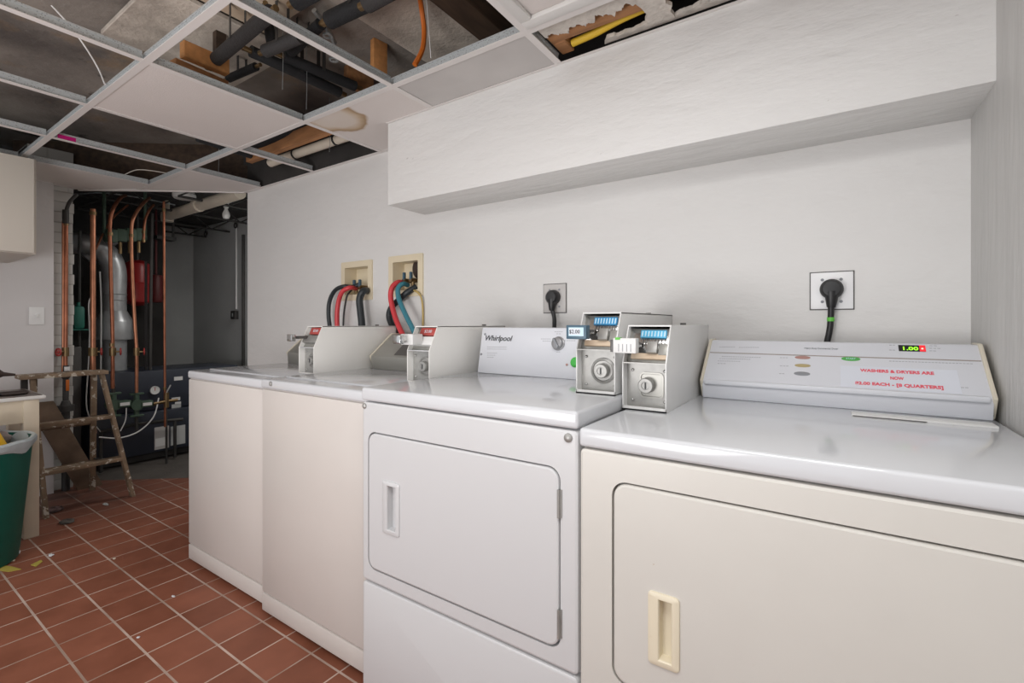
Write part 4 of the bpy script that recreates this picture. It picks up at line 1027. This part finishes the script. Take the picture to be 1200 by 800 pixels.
# bin with bag
bc = Vector((-3.335, .385, 0))
bn = thing('trash_bin', bc, 'dark green round bin lined with a pale plastic bag, at the left edge', 'trash bin')
mb = MB(); mb.lathe([(0, .0), (.185, .0), (.195, .008), (.200, .05), (.243, .55), (.250, .555), (.250, .575), (.238, .575), (.195, .03), (0, .03)], bc, n=48); mb.build('body', 'bin_green', bn)
mb = MB(); prof = [(.2475, .535), (.256, .548), (.258, .572), (.252, .582), (.240, .580), (.232, .55), (.226, .49)]
t = bmesh.new(); rg = []; rnd = random.Random(2); nn = 72
for i, (r, h) in enumerate(prof):
    rg.append([])
    for k in range(nn):
        a = 2 * PI * k / nn; j = math.sin(a * 9) * .004 + math.sin(a * 23 + 1) * .0015
        hh = h + (math.sin(a * 5 + .6) * .014 + math.sin(a * 13) * .004 if i in (0, 6) else math.sin(a * 11) * .002)
        rg[-1].append(t.verts.new((bc.x + (r + j * .5) * math.cos(a), bc.y + (r + j * .5) * math.sin(a), hh)))
for i in range(len(rg) - 1):
    for k in range(nn): t.faces.new((rg[i][k], rg[i][(k + 1) % nn], rg[i + 1][(k + 1) % nn], rg[i + 1][k]))
mb._merge(t); plab(mb.build('bag', 'bag', bn), 'pale blue-grey plastic bag folded over the rim')
mb = MB(); mb.box((-3.385, .385, .47), (-3.295, .525, .665), bev=.03, rot=Matrix.Rotation(math.radians(22), 3, 'X') @ Matrix.Rotation(.1, 3, 'Z'), seg=4)
tag(mb.build('yellow_jug', 'yellow'), 'yellow plastic jug sticking out of the green bin', 'jug')
mb = MB(); mb.sph((-3.46, .46, .575), .06, (1, 1.1, .8), n=12); mb.sph((-3.43, .53, .56), .04, (1, 1, .8), n=10)
o = mb.build('rag', 'rag'); tag(o, 'crumpled grey-pink rag heaped in the green bin', 'rag')
for v in o.data.vertices: v.co += Vector((random.uniform(-.006, .006), random.uniform(-.006, .006), random.uniform(-.006, .006)))

# step ladder
lad = thing('step_ladder', (-3.97, .93, 0), 'old wooden stepladder with flaking paint, before the boiler room', 'ladder')


def rail(p, q, wx, wy, name, par, m='ladder_wood'):
    p = Vector(p); q = Vector(q); mb = MB()
    poly = [p + Vector(d) for d in ((-wx, -wy, 0), (wx, -wy, 0), (wx, wy, 0), (-wx, wy, 0))]
    mb.prism(poly, q - p, bev=.002); return mb.build(name, m, par)


FR, FL = Vector((-3.80, 1.187, 0)), Vector((-3.79, .772, 0)); TR_, TL_ = Vector((-3.985, 1.078, .80)), Vector((-3.985, .752, .80))
BRt, BLt = Vector((-4.045, 1.055, .79)), Vector((-4.045, .770, .79)); BR, BL = Vector((-4.165, 1.078, 0)), Vector((-4.165, .790, 0))
rail(FR, TR_, .022, .011, 'front_rail', lad); rail(FL, TL_, .022, .011, 'front_rail', lad)
rail(BR, BRt, .014, .014, 'rear_rail', lad); rail(BL, BLt, .014, .014, 'rear_rail', lad)
mb = MB(); mb.box((-4.09, .695, .798), (-3.945, 1.105, .822), bev=.003); mb.build('top_step', 'ladder_wood', lad)
mb = MB(); mb.box((-4.065, .715, .72), (-4.045, .745, .798)); mb.build('bracket', 'iron', lad)
for z in (.51, .235):
    u = z / .8; a = FR.lerp(TR_, u); b_ = FL.lerp(TL_, u)
    mb = MB(); mb.prism([a + Vector((-.055, .0, 0)), a + Vector((.02, .0, 0)), b_ + Vector((.02, .0, 0)), b_ + Vector((-.055, .0, 0))], (0, 0, .022), bev=.002); mb.build('step', 'ladder_wood', lad)
for z in (.47, .20):
    u = z / .79; a = BR.lerp(BRt, u); b_ = BL.lerp(BLt, u)
    mb = MB(); mb.cyl(a, b_, .012, n=12); mb.build('rung', 'ladder_wood', lad)
mb = MB(); u = .28; mb.cyl(FR.lerp(TR_, u) + Vector((-.03, -.01, 0)), BR.lerp(BRt, u), .006, n=8); mb.build('spreader', 'iron', lad)
# leaning board behind the ladder
mb = MB(); mb.prism([(-4.235, 1.02, 0), (-4.235, 1.155, 0), (-4.255, .905, .62), (-4.255, .775, .62)], (-.018, 0, 0), bev=.002); tag(mb.build('leaning_board', 'board_brown'), 'wide brown board leaning slantwise behind the stepladder', 'board')

# ================================================================== BOILER ROOM
XP = -4.50
bl = thing('boiler', (-4.95, 1.75, 0), 'dark blue boiler with gauge and paper labels in the boiler room', 'boiler')
mb = MB(); mb.box((-5.25, 1.22, .06), (-4.66, 2.30, .40), bev=.008); mb.build('lower_casing', 'boiler_blue', bl)
mb = MB(); mb.box((-5.25, 1.24, .405), (-4.72, 2.30, .735), bev=.008); uc = mb.build('upper_casing', 'boiler_blue', bl)
mb = MB(); mb.box((-5.2, 1.26, .0), (-4.72, 2.26, .06)); mb.build('base', 'iron', bl)
c = atX(181, 457, -4.715); mb = MB(); mb.lathe([(0, .012), (.028, .012), (.030, .016), (.034, .016), (.034, 0)], c, axis=(1, 0, 0)); gg = mb.build('gauge', 'white_plastic', uc)
mb = MB(); mb.box((c.x + .012, c.y - .002, c.z - .004), (c.x + .0145, c.y + .002, c.z + .022)); mb.build('needle', 'red_label', gg)


def lbl(x0, y0, x1, y1, X, m='tile_grey', name='label_plate', par=None):
    a = atX(x0, y0, X); b_ = atX(x1, y1, X); mb = MB(); mb.box((X - .001, a.y, b_.z), (X + .002, b_.y, a.z)); return mb.build(name, m, par)


lbl(204, 441.5, 214, 445, -4.718, 'white_plastic', par=uc); lbl(201, 466, 211, 468.5, -4.718, 'white_plastic', par=uc); lbl(205, 471, 212, 473, -4.718, 'white_plastic', par=uc)
lbl(201, 474, 212, 489, -4.718, 'boiler_wall', par=uc)
lbl(181, 501, 198, 524, -4.658, 'tile_grey', par=bl); lbl(200, 500, 217, 519, -4.658, 'boiler_wall', par=bl); lbl(182, 514, 196, 521, -4.655, 'white_plastic', par=bl)
# flue
fl = thing('flue_duct', (-5.0, 1.44, .735), 'silver sheet metal flue duct with a wide draft hood and elbow', 'duct')
XF = -5.02; yc = atX(134, 330, XF).y; z_ = lambda y: atX(134, y, XF).z
mb = MB(); mb.lathe([(.085, .737), (.085, z_(398))], (XF, yc, 0), n=36); mb.build('lower_duct', 'duct', fl)
mb = MB(); mb.lathe([(.085, z_(398)), (.125, z_(397.5)), (.127, z_(396)), (.127, z_(377)), (.122, z_(375)), (.085, z_(364))], (XF, yc, 0), n=36); mb.build('draft_hood', 'duct', fl)
e1 = atX(112, 296, XF); e2 = atX(92, 290, XF); zt_ = z_(330)
mb = MB(); mb.tube([(XF, yc, z_(366)), (XF, yc, z_(340)), (XF, yc, z_(318)), (XF, yc - .03, z_(303)), (XF, yc - .09, z_(293)), (XF, yc - .18, z_(289)), (XF - .1, yc - .30, z_(289)), (XF - .35, yc - .40, z_(288))], .083, n=32, smooth=True)
el = mb.build('elbow_duct', 'duct', fl)
for yy in (352, 345): 
    mb = MB(); mb.lathe([(.084, -.004), (.0865, 0), (.084, .004)], (XF, yc, z_(yy)), n=36); mb.build('seam_ring', 'duct', el)
mb = MB(); mb.cyl((XF - .25, yc + .10, z_(268)), (XF - .3, yc - .12, z_(300)), .06, n=28); tag(mb.build('vent_pipe', 'duct'), 'shorter silver vent pipe behind the flue elbow', 'duct')
# expansion tank
XT = -5.25; c = atX(161, 330, XT); tk = thing('expansion_tank', (XT, c.y, c.z), 'red expansion tank hanging behind the copper pipes', 'tank')
rT = (atX(178, 330, XT).y - atX(143, 330, XT).y) / 2 * .92; h0, h1_ = atX(161, 352, XT).z, atX(161, 311, XT).z
mb = MB(); mb.lathe([(0, h0 - .05), (rT * .5, h0 - .045), (rT * .9, h0 - .015), (rT, h0 + .02), (rT, (h0 + h1_) / 2 - .005), (rT * 1.03, (h0 + h1_) / 2), (rT, (h0 + h1_) / 2 + .005), (rT, h1_ - .02), (rT * .9, h1_ + .015), (rT * .5, h1_ + .045), (0, h1_ + .05)], (XT, c.y, 0), n=36); mb.build('shell', 'red_tank', tk)
mb = MB(); mb.cyl((XT, c.y, h1_ + .04), (XT, c.y, 2.26), .012, n=12); mb.build('hanger_pipe', 'iron', tk)
mb = MB(); c = atX(180, 338, -5.45); mb.lathe([(0, c.z - .14), (.05, c.z - .13), (.06, c.z - .1), (.06, c.z + .1), (.05, c.z + .13), (0, c.z + .14)], (-5.45, c.y + .02, 0), n=24); mb.cyl((-5.45, c.y + .02, c.z + .13), (-5.45, c.y + .02, 2.26), .01); tag(mb.build('expansion_tank', 'red_dark'), 'narrow dark red tank half hidden right of the wide red one', 'tank')


def hwheel(c, m='red_wheel', ax=(1, 0, 0), r=.024):
    mb = MB(); R_ = Vector(ax).to_track_quat('Z', 'Y').to_matrix()
    ring = [R_ @ Vector((r * math.cos(a), r * math.sin(a), 0)) + Vector(c) for a in [2 * PI * k / 20 for k in range(21)]]
    mb.tube(ring, .005, n=8, smooth=False)
    for k in range(4):
        a = PI / 2 * k; mb.cyl(c, R_ @ Vector((r * math.cos(a), r * math.sin(a), 0)) + Vector(c), .003, n=8)
    mb.sph(c, .008, n=8)
    return mb


def cpipe(pts, r, m, label, wheel=None, joints=(), name='copper_pipe', extra=None):
    root = thing(name, pts[-1], label, 'pipe', 'copper pipes in the boiler room'); mb = MB(); mb.tube(pts, r, n=14); mb.build('tube', m, root)
    for p in joints:
        mb = MB(); mb.cyl(p - Vector((0, 0, .012)), p + Vector((0, 0, .012)), r * 1.35, n=16); mb.build('joint', 'brass', root)
    if wheel is not None:
        p, side = wheel; mb = MB(); mb.cyl(p - Vector((0, 0, .03)), p + Vector((0, 0, .03)), r * 1.7, n=14); mb.cyl(p, p + Vector((.02, side * .035, 0)), .007, n=10)
        v = mb.build('valve_body', 'brass', root); hwheel(p + Vector((.022, side * .042, 0)), ax=(.35, side, 0)).build('handwheel', 'red_wheel', v)
    return root


X1 = -4.325
def V(x, y, X): return atX(x, y, X)
p1 = [V(77.5, 257, X1), V(77.5, 330, X1), V(77, 420, X1), V(77, 480, X1)]
cpipe(p1, .0105, 'copper', 'paired copper pipe strapped to the white brick pillar, right one', wheel=(V(77, 412, X1), -1), joints=[V(77.5, 262, X1)])
p1 = [V(74.2, 259, X1 - .005), V(74.2, 330, X1 - .005), V(74, 400, X1 - .005), V(73.5, 438, X1 - .005)]
cpipe(p1, .008, 'copper_bright', 'paired copper pipe strapped to the white brick pillar, left one')
mb = MB(); mb.tube([V(77, 258, X1), V(78, 246, X1), V(82, 236, X1 + .02), V(90, 228, X1)], .011, n=12); mb.cyl(V(77, 262, X1), V(77, 246, X1), .018, n=16); tag(mb.build('pipe_elbow', 'iron'), 'dark elbow pipe at the top of the pillar copper pipes', 'pipe')
root = thing('shutoff_valve', V(77, 450, X1), 'shut-off valve with an orange handle at the pillar, behind the ladder top', 'valve')
mb = MB(); mb.cyl(V(77, 480, X1), V(77, 428, X1), .016, n=16); mb.sph(V(77, 440, X1), .026); mb.build('body', 'iron', root)
mb = MB(); c = V(79, 450, X1 + .03); mb.box(c - Vector((.004, .008, .045)), c + Vector((.004, .010, .03)), bev=.003); mb.build('lever', 'orange', root)
mb = MB(); c = V(78.5, 432, X1 + .028); mb.box(c - Vector((.003, .014, .014)), c + Vector((.003, .014, .014)), bev=.001); mb.build('tag', 'white_plastic', root)
mb = MB(); c = V(77, 478, X1 + .01); mb.lathe([(.03, -.02), (.045, -.02), (.045, .02), (.03, .02), (.02, .05), (0, .05)], c, n=20); mb.cyl(c - Vector((0, 0, c.z)), c, .022, n=16); tag(mb.build('floor_drain_fitting', 'iron'), 'dark cast pipe fitting standing at the pillar foot', 'pipe fitting')
cpipe([V(109, 245, XP), V(109, 330, XP), V(109, 470, XP), V(110, 508, XP)], .0165, 'copper_bright', 'thickest copper riser, left of the silver flue', wheel=(V(109, 412, XP), 1), joints=[V(109, 250, XP)])
cpipe([V(147, 229, XP - .25), V(141, 232, XP - .12), V(133, 244, XP), V(129, 262, XP), V(129.3, 300, XP), V(131, 360, XP), V(132, 400, XP), V(132, 455, XP)], .0125, 'copper', 'copper pipe with a curved top in front of the flue', wheel=(V(132, 412, XP), 1), joints=[V(129.2, 274, XP), V(131, 404, XP)])
cpipe([V(175, 232, XP - .25), V(168, 238, XP - .1), V(158, 252, XP), V(154, 270, XP), V(155, 320, XP), V(158, 380, XP), V(160, 412, XP), V(160, 460, XP)], .0120, 'copper_bright', 'copper pipe with a curved top in front of the red tank', wheel=(V(160, 412, XP), 1), joints=[V(154, 276, XP)])
cpipe([V(180, 240, -4.75), V(175, 246, -4.7), V(170, 258, -4.68), V(168.5, 275, -4.68), V(168, 284, -4.68)], .010, 'copper', 'short hooked copper pipe ending in a brass tee', joints=[V(168.2, 272, -4.68), V(168.2, 282, -4.68)])
cpipe([V(192, 236, XP), V(192.5, 330, XP), V(193, 420, XP), V(193.5, 500, XP)], .009, 'copper', 'thin straight copper pipe at the right in front of the grey wall', joints=[V(192, 246, XP), V(193, 455, XP)])
wire('iron_pipe', [V(178, 250, -4.8), V(177, 330, -4.8), V(176, 440, -4.8)], .012, 'iron', 'black iron pipe between the red tank and the grey wall', 'pipe', 'dark iron pipes')
wire('iron_pipe', [V(171, 306, -4.85), V(171, 370, -4.85), V(171, 436, -4.85)], .010, 'foam_grey', 'dull grey iron pipe beside the black one', 'pipe', 'dark iron pipes')
wire('tube', [V(108.5, 346, -4.51), V(104, 356, -4.55), V(105, 390, -4.6), V(103.5, 430, -4.6), V(102, 480, -4.6), V(118, 506, -4.6)], .004, 'white_plastic', 'thin white tube left of the thick copper riser', 'tube')
wire('tube', [V(117, 318, -4.7), V(118.5, 360, -4.74), V(118, 443, -4.76)], .005, 'boiler_wall', 'pale tube beside the flue', 'tube')
wire('tube', [V(186, 466, -4.5), V(180, 488, -4.48), V(163, 505, -4.48), V(140, 513, -4.48), V(116, 512, -4.5)], .005, 'white_plastic', 'grey-white flexible tube looping under the green pumps', 'tube')
wire('tube', [V(148, 478, -4.5), V(147, 492, -4.5), V(141, 505, -4.5)], .004, 'white_plastic', 'short flexible tube hanging from the left pump', 'tube')
# horizontal pipe along the boiler front
mb = MB(); mb.tube([V(118, 506, -4.60), V(160, 497, -4.60), V(214, 491, -4.60)], .014, n=12); mb.cyl(V(118, 506, -4.6), V(118, 506, -4.6) - Vector((0, 0, V(118, 506, -4.6).z)), .012); mb.cyl(V(205, 492, -4.6), V(205, 492, -4.6) - Vector((0, 0, V(205, 492, -4.6).z)), .012); tag(mb.build('header_pipe', 'iron'), 'rusty header pipe across the boiler front on two legs', 'pipe')


def pump(x, label):
    c = V(x, 474, -4.53); root = thing('circulator_pump', c, label, 'pump', 'green circulator pumps')
    mb = MB(); mb.cyl(c - Vector((.05, 0, 0)), c + Vector((.03, 0, 0)), .042, n=24); mb.build('motor', 'green_pump', root)
    for s_ in (-1, 1):
        mb = MB(); mb.cyl(c + Vector((0, 0, s_ * .03)), c + Vector((0, 0, s_ * .085)), .018, n=16); mb.box(c + Vector((-.02, -.045, s_ * .085 - .008)), c + Vector((.02, .045, s_ * .085 + .008)), bev=.005); mb.build('flange', 'green_pump', root)
    mb = MB(); mb.box(c + Vector((-.03, .02, -.025)), c + Vector((.035, .10, .025)), bev=.006); tb_ = mb.build('terminal_box', 'green_pump', root)
    mb = MB(); mb.box(c + Vector((.034, .03, -.012)), c + Vector((.037, .09, .012))); mb.build('label_plate', 'white_plastic', tb_)
    mb = MB(); mb.cyl(c + Vector((0, 0, -.08)), Vector((c.x, c.y, .29)), .012, n=12); mb.build('riser', 'iron', root)
    mb = MB(); mb.cyl(c + Vector((0, 0, .08)), c + Vector((0, 0, .15)), .012, n=12); mb.build('riser', 'iron', root)


pump(133, 'green circulator pump left, under the curved copper pipe'); pump(160, 'green circulator pump right, with a white label, under the second curved pipe')
# valve group on the thin pipe
root = thing('pressure_valve', V(197, 470, -4.5), 'brass pressure valve on the thin copper pipe before the boiler', 'valve')
mb = MB(); c = V(195, 470, -4.5); mb.cyl(c - Vector((0, 0, .05)), c + Vector((0, 0, .07)), .018, n=16); mb.cyl(c, c + Vector((0, -.09, -.01)), .014, n=14); mb.cyl(c, c + Vector((0, .08, 0)), .012, n=14); mb.build('body', 'brass', root)
mb = MB(); mb.cyl(c + Vector((0, .0, .07)), c + Vector((.0, .03, .13)), .006, n=8); mb.build('lever', 'steel', root)
mb = MB(); mb.cyl(c - Vector((0, 0, .05)), Vector((c.x, c.y, -.012)), .008, n=12); mb.build('drain_leg', 'iron', root)
# green control cluster near the ceiling and assorted brass stubs
root = thing('zone_valve_header', V(145, 280, -4.83), 'dark green zone valve header with brass stubs under the boiler room ceiling', 'valve')
mb = MB(); a, c = V(122, 278, -4.83), V(170, 276, -4.83); mb.cyl(a, c, .04, n=20)
for k in range(4): q = a.lerp(c, .15 + .23 * k); mb.box(q - Vector((.04, .035, .045)), q + Vector((.05, .035, .06)), bev=.01)
mb.cyl(a, Vector((a.x, a.y, 2.26)), .012); mb.cyl(c, Vector((c.x, c.y, 2.26)), .012); mb.build('header', 'green_pump', root)
for k in range(4): q = a.lerp(c, .15 + .23 * k); mb = MB(); mb.cyl(q - Vector((0, 0, .14)), q, .013, n=12); mb.build('stub', 'brass', root)
wire('iron_pipe', [V(112, 292, -4.75), V(130, 258, -4.9), V(150, 240, -5.0)], .008, 'copper', 'thin slanted reddish pipe behind the risers', 'pipe', 'dark iron pipes')
wire('iron_pipe', [V(94, 270, -4.9), V(93, 300, -4.9), V(93, 420, -4.9)], .010, 'iron', 'dark pipe in the gap right of the brick pillar', 'pipe', 'dark iron pipes')
mb = MB(); c = V(92, 372, -4.9); mb.box(c - Vector((.03, .035, .09)), c + Vector((.03, .035, .09)), bev=.02); mb.cyl(c + Vector((0, .0, .09)), c + Vector((0, 0, .12)), .012); mb.box(c - Vector((.25, .08, .10)), c + Vector((.06, .06, -.09))); tag(mb.build('detergent_bottle', 'teal_item'), 'teal plastic bottle on a ledge right of the pillar', 'bottle')
mb = MB(); c = V(91, 440, -4.9); mb.box(Vector((c.x - .05, c.y - .06, -.012)), Vector((c.x + .04, c.y + .015, .95)), bev=.01); tag(mb.build('storage_cabinet', 'panel_dark'), 'dark slim box standing in the gap right of the pillar', 'box')

# boiler-room ceiling items: bar joists, drain pipe, lamp base, bulb
def truss(x0, y0, x1, y1, zt, zb, label):
    root = thing('bar_joist', (x0, y0, zb), label, 'bar joist', 'open-web steel joists'); a = Vector((x0, y0, 0)); b_ = Vector((x1, y1, 0))
    mb = MB()
    for z in (zt, zb): mb.cyl(a + Vector((0, 0, z)), b_ + Vector((0, 0, z)), .010, n=8)
    mb.build('chord', 'iron', root); mb = MB(); n_ = int((b_ - a).length / .18)
    for k in range(n_):
        p = a.lerp(b_, k / n_) + Vector((0, 0, zt if k % 2 else zb)); q = a.lerp(b_, (k + 1) / n_) + Vector((0, 0, zb if k % 2 else zt)); mb.cyl(p, q, .006, n=6)
    mb.build('web_bars', 'iron', root)


for k, x in enumerate((-4.25, -4.85, -5.45, -6.0)):
    truss(x, 1.62 if k == 0 else 1.3, x, 2.57, 2.25, 2.13, ['steel bar joist nearest the wall end', 'second steel bar joist, above the boiler', 'third steel bar joist, beyond the round ceiling lamp base', 'farthest steel bar joist by the grey wall'][k])
a, c = atZ(196, 253, 2.12), atZ(272, 229, 2.12)
mb = MB(); mb.cyl(a, c + (c - a) * .1, .045, n=24); dp = thing('waste_pipe', a, 'tan waste pipe running slantwise under the boiler room ceiling', 'pipe'); mb.build('tube', 'pvc', dp)
mb = MB(); q = atZ(232, 241, 2.12); d_ = (c - a).normalized(); mb.cyl(q - d_ * .03, q + d_ * .03, .052, n=24); mb.build('coupling', 'pvc', dp)
mb = MB(); mb.lathe([(.048, -.03), (.052, 0), (.048, .05), (0, .05)], a, n=20, axis=(0, 0, -1)); mb.cyl(a, a + Vector((0, 0, .14)), .02, n=12); mb.build('elbow', 'pvc', dp)
c = atZ(216, 230, 2.20); mb = MB(); mb.lathe([(0, 2.18), (.075, 2.18), (.085, 2.195), (.085, 2.215), (.06, 2.26), (0, 2.26)], (c.x, c.y, 0), n=32); tag(mb.build('smoke_detector', 'white_plastic'), 'round white smoke detector under the boiler room ceiling', 'smoke detector')
c = atZ(265, 254, 2.10); root = thing('bulb_lamp', (c.x, c.y, 2.26), 'bare unlit bulb in a ceiling socket near the wall end', 'lamp')
mb = MB(); mb.lathe([(.02, 2.26), (.05, 2.26), (.045, 2.24), (.022, 2.225), (.020, 2.18), (.0, 2.18)], (c.x, c.y, 0), n=24); mb.build('socket', 'white_plastic', root)
mb = MB(); mb.lathe([(.013, 2.185), (.015, 2.165), (.030, 2.13), (.032, 2.11), (.024, 2.085), (0, 2.078)], (c.x, c.y, 0), n=24); mb.build('bulb', 'bulb', root)
# conduit and switch box on the grey back wall
YW = 2.58
a = atY(277, 266, YW - .012); c = atY(277, 362, YW - .012)
root = thing('switch_box', (c.x, YW, c.z), 'small metal switch box on a vertical conduit on the grey back wall', 'switch box')
mb = MB(); mb.cyl(a, c, .009, n=12); mb.build('conduit', 'white_plastic', root)
mb = MB(); q = atY(275, 369, YW - .02); mb.box(q - Vector((.045, .022, .045)), q + Vector((.045, .02, .045)), bev=.004); bx_ = mb.build('box', 'iron', root)
mb = MB(); mb.box(q + Vector((-.012, -.026, -.02)), q + Vector((.008, -.020, .02)), bev=.002); mb.build('toggle', 'galv', bx_)
for i, (x, y) in enumerate(((241, 274), (276, 264))):
    q = atY(x, y, YW - .03); mb = MB(); mb.lathe([(.022, -.005), (.032, -.005), (.032, .005), (.022, .005), (.022, -.005)], q, axis=(0, 1, 0), n=20); mb.cyl(q + Vector((0, 0, .03)), Vector((q.x, q.y, 2.26)), .006, n=8)
    tag(mb.build('pipe_hanger', 'iron'), ['dark ring hanger at the left corner of the grey back wall', 'dark ring hanger above the wall conduit'][i], 'hanger')
wire('iron_pipe', [atY(285, 275, YW - .02), atY(285, 350, YW - .02), atY(285, 430, YW - .02)], .014, 'iron', 'dark vertical pipe by the wall end on the grey back wall', 'pipe', 'dark iron pipes')
wire('cable', [atZ(85, 228, 2.2), atZ(120, 226, 2.22), atZ(160, 231, 2.22), atZ(205, 240, 2.22)], .006, 'galv', 'grey cable slung under the boiler room ceiling', 'cable')
c = V(203, 280, -5.3); mb = MB(); mb.cyl((c.x, c.y, c.z), (c.x, c.y, 2.26), .012, n=8); mb.box((c.x - .1, c.y - .14, c.z - .015), (c.x + .02, c.y + .02, c.z + .015)); tag(mb.build('pipe_bracket', 'iron'), 'black angled bracket hanging before the grey wall', 'bracket')

# ================================================================== FLOOR BITS
def scrap(px, py, r, sc, m, label, cat='debris', name='paper_scrap', n=6):
    p = atZ(px, py, 0); mb = MB(); mb.sph((p.x, p.y, r * sc[2] * .9), r, sc, n=n); o = mb.build(name, m); rnd = random.Random(int(px * 7 + py))
    for v in o.data.vertices: v.co += Vector((rnd.uniform(-1, 1), rnd.uniform(-1, 1), rnd.uniform(0, .5) * sc[2])) * r * .25
    return tag(o, label, cat)


scrap(18, 649, .022, (1.2, .7, .35), 'debris_white', 'crumpled white scrap on the floor at the foot of the bin')
scrap(15, 657.5, .008, (1, 1, .5), 'table_cream', 'tiny beige crumb on the floor below the white scrap')
scrap(60, 651, .014, (1.2, .6, .3), 'debris_white', 'small bluish white scrap on a grout line')
scrap(134, 655, .006, (1.2, 1, .5), 'table_cream', 'tiny pale pebble in the middle of the tile floor')
scrap(124, 591, .022, (1.4, .5, .12), 'boiler_wall', 'flat pale grey scrap on the dusty tiles before the ladder')
scrap(64, 600, .035, (.7, 1, .5), 'dust', 'pinkish lint clump beside the table leg', 'lint', 'lint_clump', 9)
scrap(78, 612, .035, (1.1, .9, .2), 'concrete', 'grey lint clump on the tiles right of the table leg', 'lint', 'lint_clump', 9)
scrap(162, 747, .005, (1.3, 1, .4), 'debris_white', 'tiny white chip on a lower tile')
scrap(203, 699, .007, (1.8, .6, .3), 'debris_white', 'small white chip near the washers')
p = [atZ(x, y, .0008) for x, y in ((0, 662), (14, 664), (25, 667), (10, 670), (-6, 668))]
mb = MB(); mb.prism(p, (0, 0, .002)); mb.prism([atZ(x, y, .0008) for x, y in ((36, 662), (48, 656), (50, 658), (42, 664))], (0, 0, .002)); tag(mb.build('yellow_paper', 'debris_yellow'), 'torn flat yellowish paper on the floor before the bin', 'debris')
